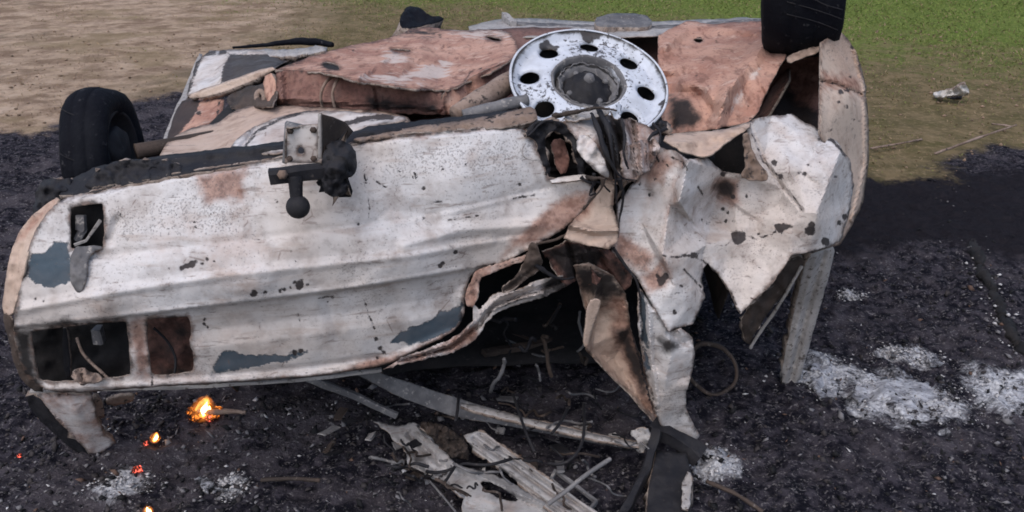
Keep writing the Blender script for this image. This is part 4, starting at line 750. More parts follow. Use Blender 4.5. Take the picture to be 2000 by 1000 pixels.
# tear along the lower edge of the tail
panel('torn_edge', [(800, 692), (880, 664), (926, 628), (920, 590), (936, 606), (965, 574), (1010, 566), (1048, 548), (1100, 538), (1104, 560), (1060, 582), (1000, 598), (962, 616), (930, 660), (885, 690), (806, 706), (750, 722)],
      [(800, 692, 1.955), (926, 628, 1.96), (1048, 548, 2.0), (1104, 550, 2.04), (1000, 598, 1.98), (885, 690, 1.95), (750, 722, 1.945)], M['paint'], CAR, pitch=3.6, crumple=(.006, 3.2), rag=3, thick=.003, dents=(90, .010), rnd=0,
      relief=[('fold', [(780, 705), (880, 678), (930, 640), (965, 596), (1048, 565), (1100, 548)], 6, .03), ('fold', [(800, 698), (885, 670), (924, 630)], 5, -.02), ('fold', [(960, 606), (1010, 584), (1060, 574)], 4, -.025), ('fold', [(940, 612), (975, 580), (1040, 556)], 4, -.02)],
      rust=[[(740, 725), (800, 690), (880, 660), (925, 630), (930, 660), (885, 695), (806, 710)], ('line', [(940, 600), (1100, 550)], -5)], chip=[('line', [(930, 646), (966, 600), (1040, 568)], 1), ('line', [(985, 598), (1060, 566)], .5), ('line', [(800, 700), (880, 680)], 1), ('dot', (1080, 552), 8)], soot=[[(1060, 540), (1104, 538), (1104, 562), (1060, 575)]])
panel('torn_edge', [(918, 548), (934, 524), (990, 510), (1040, 492), (1036, 505), (960, 532), (936, 545), (934, 575), (925, 600), (912, 600), (908, 575)], [(918, 548, 1.97), (990, 510, 2.0), (1040, 492, 2.02), (934, 575, 1.96), (912, 600, 1.96)], M['paint'], CAR, pitch=4, crumple=(.01, 5), rag=2, rust=[.3], chip=[('line', [(926, 590), (926, 552), (950, 530), (1030, 502)], .5)])
panel('torn_edge', [(1028, 500), (1036, 468), (1050, 478), (1062, 520), (1030, 545), (985, 574), (978, 562), (1010, 540)], [(1028, 500, 2.0), (1036, 468, 2.0), (1062, 520, 2.0), (980, 570, 1.97)], M['charbrown'], CAR, pitch=4, crumple=(.015, 5), rag=3, relief=[('fold', [(985, 568), (1050, 520)], 5, .02)])
panel('torn_gusset', [(1060, 490), (1110, 470), (1190, 488), (1240, 535), (1216, 575), (1170, 560), (1130, 548), (1105, 560)], [(1060, 490, 2.04), (1110, 470, 2.05), (1240, 535, 2.06), (1170, 560, 2.1), (1105, 560, 2.08)], M['floor'], CAR, pitch=4, crumple=(.01, 4), rag=4, thick=.004, dents=(40, .02), rnd=0,
      relief=[('fold', [(1110, 475), (1130, 545)], 7, .04), ('fold', [(1140, 480), (1165, 555)], 8, -.04), ('fold', [(1170, 490), (1200, 560)], 8, .04)], rust=[1.0], soot=[[(1060, 488), (1120, 468), (1195, 490), (1160, 520), (1110, 560)], [(1190, 500), (1235, 530), (1215, 560)]])
# rusted brace reaching down to the ground
panel('rear_brace', [(1120, 520), (1150, 515), (1200, 540), (1222, 575), (1232, 640), (1262, 730), (1282, 800), (1284, 832), (1230, 770), (1180, 720), (1142, 682), (1150, 640), (1138, 580)],
      [(1120, 520, 2.06), (1200, 540, 2.08), (1284, 832, 2.10), (1142, 682, 2.12), (1232, 640, 2.12), (1150, 600, 2.14), (1200, 700, 2.17)], M['cream'], CAR, pitch=4, crumple=(.008, 2.5), rnd=0, facet=.9, dents=(30, .008), rust=[-.35, [(1190, 560), (1230, 600), (1270, 760), (1284, 830), (1240, 760), (1190, 640)]],
      relief=[('fold', [(1165, 560), (1150, 640), (1146, 680)], 12, -.06), ('fold', [(1145, 680), (1280, 828)], 10, -.03)], soot=[[(1120, 515), (1200, 535), (1220, 570), (1180, 590), (1130, 560)], [(1195, 640), (1230, 640), (1275, 780), (1250, 770)]])
panel('brace_lit_strip', [(1148, 588), (1172, 582), (1174, 598), (1158, 640), (1148, 680), (1139, 676), (1142, 640)], [(1148, 588, 2.05), (1174, 590, 2.06), (1148, 680, 2.06), (1139, 676, 2.05)], M['cream'], CAR, pitch=4.5, rust=[-.5], rag=1)  # extra paler strip painting the lit band of the brace
panel('hanging_strip', [(1248, 560), (1262, 576), (1284, 612), (1308, 648), (1330, 640), (1352, 660), (1358, 690), (1352, 725), (1340, 770), (1340, 800), (1366, 850), (1356, 868), (1320, 850), (1288, 830), (1274, 780), (1258, 720), (1246, 640)],
      [(1248, 560, 2.03), (1308, 648, 1.98), (1358, 690, 2.02), (1340, 785, 2.05), (1356, 868, 2.10), (1288, 830, 2.06), (1258, 720, 2.04), (1300, 740, 1.99), (1276, 600, 1.985), (1330, 655, 2.0), (1310, 700, 1.985), (1330, 820, 2.07)], M['paint'], CAR, pitch=4, crumple=(.006, 2.5), rnd=0, facet=.85, dents=(50, .009), relief=[('fold', [(1266, 590), (1272, 700), (1285, 790)], 8, -.02), ('fold', [(1310, 650), (1330, 670), (1350, 665)], 12, .02)],
      soot=[[(1280, 660), (1312, 664), (1340, 680), (1300, 690)], ('line', [(1356, 730), (1342, 790), (1326, 812)], -2), ('line', [(1248, 570), (1256, 700), (1286, 826)], -15), ('line', [(1345, 810), (1350, 840)], -12)], peel=[('line', [(1254, 575), (1262, 720)], 4)], speck=[.4])  # soot and edge dirt also paint dark shading along the strip edges
# pillars that carried the rear window
panel('roof_pillar', [(1575, 500), (1612, 486), (1632, 480), (1624, 520), (1598, 615), (1574, 700), (1560, 748), (1542, 752), (1522, 748), (1540, 660), (1556, 585)],
      [(1575, 500, 2.20), (1632, 480, 2.27), (1598, 615, 2.37), (1560, 748, 2.43), (1522, 748, 2.42), (1556, 585, 2.33)], M['alu'], CAR, pitch=5, thick=.03, rag=1, relief=[('fold', [(1610, 495), (1575, 620), (1545, 745)], 6, .025), ('fold', [(1594, 500), (1560, 620), (1532, 745)], 6, -.015)])
panel('window_frame', [(1540, 505), (1566, 500), (1570, 520), (1540, 570), (1508, 600), (1476, 650), (1462, 682), (1450, 650), (1448, 615), (1500, 565)],
      [(1540, 505, 2.16), (1570, 520, 2.22), (1508, 600, 2.25), (1462, 682, 2.3), (1448, 615, 2.18)], M['charbrown'], CAR, pitch=5, crumple=(.025, 4), rag=3, thick=.012)
tube('window_seal', [W(1566, 520, 2.2), W(1520, 600, 2.24), W(1490, 640, 2.28), W(1465, 680, 2.3)], .005, M['alu'], CAR, 7, .2)
panel('roof_pillar', [(70, 768), (140, 768), (180, 772), (188, 815), (206, 850), (226, 864), (198, 886), (176, 886), (120, 830)], [(70, 768, 1.94), (180, 772, 1.96), (226, 864, 2.07), (176, 888, 2.05), (120, 820, 1.98), (150, 800, 1.955)], M['paint'], CAR, pitch=4.5, crumple=(.005, 3), facet=.8, dents=(25, .006), rnd=0, speck=[.2], rag=2, thick=.02, soot=[('line', [(206, 850), (226, 864), (198, 886)], -2)], rust=[.0])
panel('pillar_side', [(42, 778), (72, 768), (122, 828), (178, 888), (165, 894), (100, 845)], [(42, 778, 2.0), (72, 768, 1.955), (178, 888, 2.06), (100, 845, 2.05)], M['char'], CAR, pitch=6, crumple=(.015, 4), rag=2, thick=.02)
panel('window_frame', [(180, 776), (198, 778), (206, 812), (196, 818), (186, 812)], [(180, 776, 2.0), (198, 778, 2.02), (196, 818, 2.06)], M['burnt'], CAR, pitch=5, thick=.015, rag=2)
panel('window_frame', [(206, 780), (250, 772), (264, 774), (256, 785), (212, 796)], [(206, 780, 2.1), (264, 774, 2.12), (212, 796, 2.12)], M['burnt'], CAR, pitch=5, thick=.01, rag=2)
beam('roof_gutter', [W(60, 764, 1.92), W(300, 757, 1.935), W(520, 747, 1.95), W(650, 735, 1.97), W(745, 722, 1.985)], .012, .01, M['alu'], CAR, bend=.003)

# shell of the cabin (soot black inside), added to block side light from the void
def world_sheet(name, quad, mat, nu=16, nv=10, amp=.03, thick=.006):
    q = np.array(quad, float); V, Fc = [], []
    for j in range(nv + 1):
        for i in range(nu + 1):
            u, v = i / nu, j / nv; p = (q[0] * (1 - u) + q[1] * u) * (1 - v) + (q[3] * (1 - u) + q[2] * u) * v
            n = MN.fractal(Vector(p) * 3, .9, 2.1, 3) * amp; V.append(p + np.array([n * .6, n * .5, n * .6]))
    for j in range(nv):
        for i in range(nu):
            a = j * (nu + 1) + i; Fc.append((a, a + 1, a + nu + 2, a + nu + 1))
    me = mesh(name, np.array(V) - base_of(CAR), Fc); default_attrs(me); o = link(name, me, mat, CAR)
    s = o.modifiers.new('thickness', 'SOLIDIFY'); s.thickness = thick; s.offset = 0
    return o
world_sheet('roof', [(-.85, 2.42, .035), (.62, 2.5, .035), (.7, 4.3, .10), (-.9, 4.3, .10)], M['soot'], 20, 20, .05)
world_sheet('side_panel', [(-1.02, 2.02, .62), (-1.15, 4.0, .62), (-1.0, 4.1, .06), (-.86, 2.3, .06)], M['charbrown'], 20, 8)
world_sheet('side_panel', [(.82, 2.62, .66), (1.02, 4.4, .62), (.86, 4.3, .06), (.74, 2.75, .06)], M['charbrown'], 20, 8)
world_sheet('bulkhead', [(-1.0, 3.5, .74), (.9, 3.5, .74), (.75, 3.45, .06), (-.85, 3.45, .06)], M['soot'], 16, 8)
world_sheet('boot_lining', [(-.95, 2.0, .80), (.55, 2.25, .84), (.8, 3.6, .80), (-1.0, 3.6, .80)], M['soot'], 16, 12, .02)
rs = np.random.default_rng(5)
for k_ in range(12):
    x_, y_, Y_ = rs.uniform(930, 1180), rs.uniform(580, 720), rs.uniform(2.15, 2.6); a_ = rs.uniform(0, 3.1); L_ = rs.uniform(30, 90)
    tube('cabin_wire', [W(x_ + math.cos(a_) * L_ * u + rs.normal(0, 8), y_ + math.sin(a_) * L_ * u + rs.normal(0, 8), Y_ + rs.normal(0, .02)) for u in (0, .25, .5, .75, 1)], rs.uniform(.003, .007), [M['charbrown'], M['greybar'], M['char']][k_ % 3], CAR, 6, .25)
beam('seat_rail', [W(945, 690, 2.5), W(1120, 660, 2.7)], .03, .02, M['charbrown'], CAR, bend=.008)
beam('seat_rail', [W(960, 640, 2.75), W(1130, 700, 2.55)], .025, .02, M['charbrown'], CAR, bend=.008)
tube('seat_spring', [W(1010, 745, 2.5), W(1025, 735, 2.45), W(1050, 742, 2.45), W(1045, 765, 2.5), W(1020, 762, 2.5)], .006, M['char'], CAR, 6)
lathe('steering_ring', [(.085, -.008), (.093, 0), (.085, .008), (.077, 0)], axis_mat(G(1392, 720, .06), (.2, -.6, .7)), M['charbrown'], CAR, 40, .01, 4, closed=True)

# ------------------------------------------------------------------ loose wreckage lying in the ashes
def loose(name, label, cat, px, py, group=None):
    g0 = G(px, py); return thing(name, label, cat, (float(g0[0]), float(g0[1]), 0.0), group)
t = loose('roof_rail', 'long sooty grey metal rail lying under the torn tail of the wreck', 'metal rail', 980, 820)
panel('rail', [(690, 728), (730, 724), (900, 780), (1020, 815), (1140, 842), (1250, 866), (1252, 880), (1140, 862), (1020, 838), (960, 826), (880, 812), (780, 775)],
      [(690, 728, .20), (900, 780, .12), (1140, 842, .08), (1250, 868, .06), (1140, 862, .05), (960, 826, .07), (780, 775, .14)], M['greybar'], t, mode='z', pitch=4, rag=.8, thick=.012, crumple=(.003, 2.5), dents=(40, .006), rnd=0)
panel('rail_lip', [(900, 783), (1020, 815), (1140, 844), (1250, 867), (1248, 874), (1140, 854), (1020, 826), (900, 796)], [(900, 783, .15), (1020, 815, .13), (1250, 867, .085), (1140, 854, .10), (900, 796, .15)], M['alu'], t, mode='z', pitch=5, rag=1, thick=.01)
panel('rail_end', [(1226, 842), (1252, 836), (1272, 838), (1268, 868), (1252, 888), (1240, 880), (1248, 862)], [(1226, 842, .12), (1272, 838, .13), (1252, 888, .05)], M['alu'], t, mode='z', pitch=5, rag=3, crumple=(.02, 6))
t = loose('thin_bar', 'thin sooty bar poking out below the lower edge of the tail', 'metal bar', 690, 790)
beam('bar', [G(600, 738, .22), G(690, 772, .15), G(775, 812, .08)], .016, .02, M['greybar'], t, bend=.003)
t = loose('ribbed_panel', 'ash covered ribbed metal panel lying flat in the ashes under the wreck', 'metal panel', 960, 920)
panel('ribbed_strip', [(905, 850), (930, 842), (950, 846), (1002, 888), (1100, 955), (1200, 1022), (1260, 1065), (1160, 1068), (1090, 1010), (990, 925), (925, 880)],
      [(905, 850, .07), (950, 846, .07), (1100, 955, .07), (1260, 1065, .07), (1160, 1068, .06), (990, 925, .06)], M['palemetal'], t, mode='z', pitch=3, rag=1, thick=.008, crumple=(.002, 4), rnd=0, rimw=-9,
      relief=[('fold', [(925, 856), (1210, 1062)], 5, -.020), ('fold', [(938, 848), (1235, 1062)], 5, -.018), ('fold', [(913, 868), (1176, 1062)], 5, -.018)], soot=[('line', [(925, 858), (1205, 1062)], -16)], chip=[('line', [(932, 852), (1222, 1062)], -.5), ('line', [(916, 862), (1190, 1062)], 0)])  # dark lines paint shade into the grooves so the ribs stand out
panel('ash_sheet', [(730, 822), (772, 832), (812, 826), (850, 860), (890, 905), (960, 922), (1010, 950), (1080, 985), (1095, 1000), (1060, 1030), (900, 1030), (905, 975), (876, 948), (800, 915), (785, 870)],
      [(730, 822, .05), (812, 826, .06), (890, 905, .06), (1080, 985, .06), (900, 1030, .04), (800, 915, .03)], M['palemetal'], t, mode='z', pitch=4, rag=3, thick=.004, rimw=-7, crumple=(.004, 3), dents=(70, .010), rnd=0, holes=[[(935, 938), (965, 944), (1000, 965), (1016, 978), (980, 976), (950, 960)]],
      relief=[('fold', [(880, 905), (960, 940), (1060, 985)], 10, .02), ('fold', [(800, 850), (860, 905)], 9, -.02), ('fold', [(780, 870), (850, 930), (900, 970)], 8, .02)], soot=[('line', [(925, 925), (990, 955), (1040, 985)], -6), ('line', [(735, 824), (790, 880), (870, 945)], -8), ('line', [(850, 860), (910, 910)], -6)], chip=[('line', [(850, 940), (880, 916), (905, 905)], 2)])
panel('seat_cover', [(815, 826), (850, 824), (900, 850), (920, 880), (910, 900), (875, 890), (845, 862)], [(815, 826, .075), (900, 850, .085), (910, 900, .075), (845, 862, .08)], M['charbrown'], t, mode='z', pitch=4, crumple=(.02, 7), dents=(30, .015), rag=4)
t = loose('bent_rod', 'thin bent metal rod leaning across the ribbed panel', 'metal rod', 1130, 945)
tube('rod', [G(1070, 985, .085), G(1105, 960, .11), G(1140, 930, .13), G(1192, 896, .14)], .006, M['greybar'], t, 8)
t = loose('small_frame', 'small rectangular metal frame beside the ribbed panel', 'metal frame', 1130, 950)
for a, b in (((1085, 920), (1165, 980)), ((1165, 980), (1150, 998)), ((1085, 920), (1075, 938)), ((1075, 938), (1150, 998))):
    beam('frame_bar', [G(*a, .05), G(*b, .05)], .009, .012, M['greybar'], t, bend=.002)
cables = (([(1000, 896), (960, 908), (930, 908), (905, 904), (880, 918), (850, 924), (832, 920)], .075), ([(892, 905), (880, 925), (866, 945)], .08), ([(896, 770), (894, 800), (890, 822)], .16), ([(1002, 770), (1012, 800), (1025, 840), (1044, 882)], .13), ([(1140, 790), (1142, 845), (1130, 885), (1100, 908), (1070, 905)], .10),
          ([(1108, 800), (1092, 830), (1078, 846)], .13), ([(838, 938), (870, 975), (890, 1000)], .05))
names = ('black cable curled over the ribbed ash covered panel', 'short charred cable end on the ash covered sheet', 'charred wire hanging across the upper end of the long rail', 'charred wire crossing the middle of the long rail', 'charred wire looping over the right end of the rail', 'short charred wire stub above the long rail', 'straight thin wire along the left edge of the ash covered sheet')
for (pts, h), lb in zip(cables, names):
    tag(tube('wire', [G(x, y, h + .015 * math.sin(i)) for i, (x, y) in enumerate(pts)], .0045 if h > .06 else .003, M['char'] if h > .06 else M['greybar'], None, 6, .1), lb, 'wire', 'burnt wires under the wreck')
t = loose('wire_tangle', 'tangle of thin charred wires and strips in the dark below the torn tail', 'wires', 1120, 800)
rw = np.random.default_rng(12)
for k_ in range(50):
    x_, y_ = rw.uniform(720, 1260), rw.uniform(745, 960); L_ = rw.uniform(30, 95); a_ = rw.uniform(-.3, 1.4); n_ = 5
    p_ = [G(x_ + math.cos(a_) * L_ * u + rw.normal(0, 6), y_ + math.sin(a_) * L_ * .6 * u + rw.normal(0, 5), .03 + .10 * rw.random()) for u in np.linspace(0, 1, n_)]
    tube('wire', p_, rw.uniform(.002, .0045), [M['char'], M['charbrown'], M['greybar']][k_ % 3], t, 6, .25)
for k_ in range(24):
    x_, y_ = rw.uniform(640, 1240), rw.uniform(770, 930); a_ = rw.uniform(0, 3.1); L_ = rw.uniform(20, 50)
    beam('strip', [G(x_, y_, .03), G(x_ + math.cos(a_) * L_, y_ + math.sin(a_) * L_ * .5, .02 + .05 * rw.random())], rw.uniform(.012, .03), .004, [M['greybar'], M['charbrown'], M['alu'], M['char']][k_ % 4], t, bend=.008)
t = loose('charred_beam', 'black charred beam lying under the tip of the hanging strip', 'beam', 1320, 870)
beam('beam', [G(1272, 832, .09), G(1330, 862, .07), G(1368, 892, .04)], .05, .04, M['char'], t, bend=.012)
t = loose('charred_post', 'black charred post standing at the lower edge beside the ribbed panel', 'post', 1250, 960)
beam('post', [G(1282, 842, .11), G(1262, 920, .06), G(1215, 1010, .03), G(1195, 1060, .02)], .022, .03, M['char'], t, bend=.008)
t = loose('sooty_box_section', 'dark grey box section with a pale splintered edge', 'metal section', 1320, 940)
panel('section', [(1282, 880), (1340, 885), (1352, 930), (1348, 1040), (1262, 1040), (1265, 960)], [(1282, 880, .07), (1340, 885, .06), (1348, 1040, .05), (1262, 1040, .05)], M['char'], t, mode='z', pitch=6, crumple=(.006, 3), thick=.05, rag=1, rnd=0)
panel('splinter', [(1338, 918), (1352, 925), (1348, 992), (1334, 996), (1330, 985)], [(1338, 918, .08), (1352, 925, .08), (1340, 996, .075)], M['alu'], t, mode='z', pitch=4, crumple=(.006, 9), rag=3, thick=.01)

# charred log with ash along its sides
t = loose('charred_log', 'burnt black log with ash edges in the scorched ground', 'log', 1940, 570)
lp = [G(1897, 470, .0), G(1912, 520, .005), G(1938, 570, .005), G(1958, 620, .004), G(1985, 670, .0), G(2010, 700, -.005)]
for k_ in range(5):
    a_, b_ = np.array(lp[k_]), np.array(lp[k_ + 1]); p_ = [a_ + (b_ - a_) * u for u in (.02, .3, .65, .97)]
    tube('log_piece', [q_ + np.array([random.uniform(-.008, .008), 0, 0]) for q_ in p_], [.012, random.uniform(.02, .034), random.uniform(.02, .034), .014], M['soot'], t, 10, .5)
# ------------------------------------------------------------------ ash heaps, embers, flames, litter
def ash_mat():
    m = MB('white_ash'); a = m.noise(9, 8, .68, dist=.7, stretch=(1, 2.6, 1.5)); b = m.noise(45, 7, .68, dist=.4, stretch=(1, 2.2, 1))
    col = m.mix(m.rng(a, .36, .66), (.24, .245, .275), (.58, .59, .64)); col = m.mix(m.rng(b, .52, .66, 0, .9), col, (.05, .05, .058))
    col = m.mix(soft(m, 'soot', b, 2.4, 3), col, (.035, .033, .037))
    return m.fin(col, .95, m.bump(m.math('ADD', a, b), 1.0, .012), 0, .1)
M['ash'] = ash_mat()
def heap(outline, z, label, seed):
    outline = [tuple(np.mean(outline, 0) + (np.array(p) - np.mean(outline, 0)) * .78) for p in outline]
    c0 = np.mean(outline, 0); g0 = G(*c0)
    n = len(outline); ctrl = [(*p, .004) for p in outline] + [(*(c0 + (np.array(p) - c0) * .5), z * random.uniform(.25, .8)) for p in outline] + [(*c0, z * .6)]
    o = panel('ash_heap', outline, ctrl, [M['ash']], None, mode='z', pitch=3.5, rag=16, crumple=(.010, 4), dents=(40, .008), thick=.012, soot=[('line', list(outline) + [outline[0]], 4)], loc=(float(g0[0]), float(g0[1]), 0.0))
    return tag(o, label, 'ash heap', 'heaps of pale ash')
heap([(1640, 745), (1690, 720), (1730, 725), (1790, 725), (1850, 745), (1866, 775), (1850, 812), (1800, 820), (1740, 795), (1690, 795), (1640, 790)], .022, 'largest pale ash heap, crusted and folded, right of the wreck', 1)
heap([(1570, 690), (1620, 675), (1638, 720), (1650, 770), (1640, 795), (1600, 790), (1572, 760)], .014, 'grey ash heap at the foot of the leaning roof pillar', 2)
heap([(1930, 755), (1970, 745), (2030, 740), (2060, 770), (2010, 795), (1950, 788)], .016, 'bright white ash heap at the right edge beyond the largest heap', 3)
heap([(1715, 690), (1760, 680), (1830, 692), (1862, 708), (1800, 708), (1740, 702)], .010, 'thin white ash streak just behind the largest ash heap', 4)
heap([(1362, 885), (1400, 862), (1430, 880), (1445, 905), (1420, 925), (1380, 915)], .016, 'small bluish ash heap beside the black charred beam', 5)
heap([(195, 930), (235, 930), (280, 945), (262, 968), (215, 965)], .010, 'flat pale ash patch in front of the left roof pillar', 6)
heap([(370, 930), (410, 935), (446, 958), (430, 968), (390, 950)], .008, 'narrow ash patch with a pale curved crust below the flame', 7)

def flame_mat(name, c1, c2, s):
    m = MB(name); em = m.add('ShaderNodeEmission'); n = m.noise(40, 4, .6)
    m.put(em.inputs[0], m.mix(m.rng(n, .35, .6), c1, c2)); em.inputs[1].default_value = s; m.t.links.new(em.outputs[0], m.out.inputs[0]); return m.m
def glow_mat(name, c, s):                    # the soft hot gas of a flame
    m = MB(name); m.t.nodes.remove(m.b); em = m.add('ShaderNodeEmission'); n = m.noise(45, 4, .6)
    m.put(em.inputs[0], c); m.put(em.inputs[1], m.math('MULTIPLY', m.rng(n, .38, .66), s)); m.t.links.new(em.outputs[0], m.out.inputs['Volume']); return m.m
def coal_mat(name, c, s):                    # charcoal with glowing cracks
    m = MB(name); n = m.noise(75, 5, .7, dist=.5); f = m.rng(n, .44, .62)
    m.put(m.b.inputs['Emission Color'], m.mix(f, (.25, .03, .005), c)); m.put(m.b.inputs['Emission Strength'], m.math('MULTIPLY', f, s))
    return m.fin((.012, .010, .010), .9, m.bump(n, 1, .01), 0, .1)
FL1 = flame_mat('flame_core', (1, .62, .24), (1, .36, .06), 11); FL2 = flame_mat('flame_edge', (.95, .30, .05), (.45, .08, .012), 1.3)
COAL = coal_mat('glowing_coal', (1, .28, .04), 1.3); EMB = coal_mat('ember_glow', (1, .14, .10), 2.2)
def flame(px, py, h, w, label, lean=.35, coal=0.0, z0=.012):
    g0 = G(px, py, z0); t = thing('flame', label, 'flame', (float(g0[0]), float(g0[1]), float(g0[2])), 'small flames in the ashes')
    for nm, mt, sc, wd, dx, dy in (('flame_tongue', FL1, .85, .48, 0, -.004), ('flame_tongue', FL1, .5, .34, w * .28, .002)):
        prof = [(.0001, 0), (w * .30 * wd, h * .04 * sc), (w * .5 * wd, h * .22 * sc), (w * .40 * wd, h * .45 * sc), (w * .2 * wd, h * .75 * sc), (.0001, h * sc)]
        lathe(nm, prof, Matrix.Translation((g0[0] + dx, g0[1] + dy, g0[2])) @ Matrix.Rotation(lean, 4, 'Y'), mt, t, 18, w * .3, 6)
    for nm, rr, c_, st in (('flame_glow', 1.25, (1, .26, .035), 13), ('flame_glow', .62, (1, .44, .10), 60)):
        pr = [(.0001, -h * .05), (w * rr * .8, h * .02), (w * rr, h * .28), (w * rr * .75, h * .62), (w * rr * .3, h * .95), (.0001, h * 1.12)]
        lathe(nm, pr, Matrix.Translation((g0[0], g0[1] - .004, g0[2])) @ Matrix.Rotation(lean * .8, 4, 'Y'), glow_mat(nm, c_, st * .034 / w), t, 20, w * .35, 6)
    if coal:
        for k in range(5):
            a = k * 1.3 + .4; r = coal * random.uniform(.35, .6)
            lump('glowing_coal', (g0[0] + math.cos(a) * coal * .9, g0[1] + math.sin(a) * coal * .5 + .01, g0[2] + r * .3), (r, r * .8, r * .7), COAL, t, 3, .6, 5, k)
    return t
flame(398, 812, .075, .034, 'brightest orange flame under the lower edge of the tail', .35, .045)
flame(302, 860, .032, .012, 'small orange flame left of and below the brightest flame', .5, .012)
flame(292, 1006, .034, .012, 'small yellow flame at the bottom edge among the ashes', .0)
for px, py, s, lb in ((268, 918, .014, 'red glowing ember between the ash patch and the small flame'), (38, 890, .007, 'tiny pink glowing ember left of the left roof pillar'), (412, 812, .02, 'orange glowing ember at the foot of the brightest flame'), (285, 866, .008, 'tiny orange ember beside the small flame')):
    o = lump('ember', G(px, py, .014), (s, s, s * .8), EMB, None, 2, .4, 6, px); tag(o, lb, 'ember', 'glowing embers')
tag(tube('stick', [G(385, 803, .03), G(420, 806, .03), G(452, 802, .035), G(480, 806, .03)], [.008, .01, .008, .006], M['burnt'], None, 7, .2), 'brown half burnt stick lying right of the brightest flame', 'stick')
# litter on the grass
g0 = G(1858, 190); t = thing('plastic_scrap', 'pale torn plastic scrap lying on the grass', 'litter', (float(g0[0]), float(g0[1]), 0))
M['scrap'] = rough_mat('dirty_white_plastic', (.55, .53, .51), (.40, .37, .34), (.2, .17, .14), 20, 60, .62, .6)
panel('scrap_body', [(1818, 182), (1840, 176), (1868, 174), (1880, 162), (1893, 172), (1894, 186), (1878, 188), (1860, 186), (1830, 194)], [(1818, 182, .04), (1868, 174, .10), (1882, 162, .16), (1894, 186, .06), (1830, 194, .02)], M['scrap'], t, mode='z', pitch=4, crumple=(.03, 6), rag=2, thick=.02)
panel('dark_end', [(1850, 184), (1880, 184), (1878, 196), (1850, 194)], [(1850, 184, .03), (1880, 184, .03), (1870, 195, .0)], M['char'], t, mode='z', pitch=4, crumple=(.01, 6), rag=1)
for pts, lb in (([(1826, 300, .05), (1870, 284, .07), (1920, 266, .08), (1985, 244, .1)], 'long thin dry stick lying at the edge of the burnt ground'), ([(1938, 242, .03), (1960, 244, .05), (1974, 247, .04)], 'short bleached twig lying behind the long dry stick'), ([(1700, 290, .02), (1760, 280, .04), (1800, 272, .02)], 'thin dark twig on the bare soil beside the wreck'), ([(30, 472, .02), (60, 468, .02), (90, 470, .01)], 'thin grey twig in the ashes left of the tail'), ([(510, 938, .03), (570, 934, .04), (625, 938, .03)], 'straight pale twig lying in the ashes below the flame'), ([(1380, 940, .02), (1440, 965, .03), (1490, 1000, .02)], 'brown charred stick at the bottom edge right of the box section')):
    tag(tube('twig', [G(*p) for p in pts], [.006] * len(pts) if len(pts) == 3 else [.008, .009, .007, .004], M['charbrown'] if 'ashes' in lb or 'charred' in lb else M['burnt'], None, 6, .25), lb, 'stick', 'sticks lying about')

# ------------------------------------------------------------------ uncountable bits
def scatter_mesh(name, mats, V, Fc, mi):
    V = np.asarray(V, np.float32); Fc = np.asarray(Fc, np.int32); k = Fc.shape[1]; me = bpy.data.meshes.new(name)
    me.vertices.add(len(V)); me.vertices.foreach_set('co', V.ravel()); me.loops.add(Fc.size); me.loops.foreach_set('vertex_index', Fc.ravel())
    me.polygons.add(len(Fc)); me.polygons.foreach_set('loop_start', np.arange(0, Fc.size, k, dtype=np.int32)); me.polygons.foreach_set('loop_total', np.full(len(Fc), k, np.int32))
    for m_ in mats: me.materials.append(m_)
    me.polygons.foreach_set('material_index', np.asarray(mi, np.int32)); me.update(calc_edges=True); me.validate()
    o = bpy.data.objects.new(name, me); COL.objects.link(o); o['kind'] = 'stuff'; return o
def flat_mat(name, c, rough=.9):
    m = MB(name); n = m.noise(30, 4); return m.fin(m.mix(n, tuple(v * .6 for v in c), tuple(min(1, v * 1.35) for v in c)), rough, None, 0, .2)
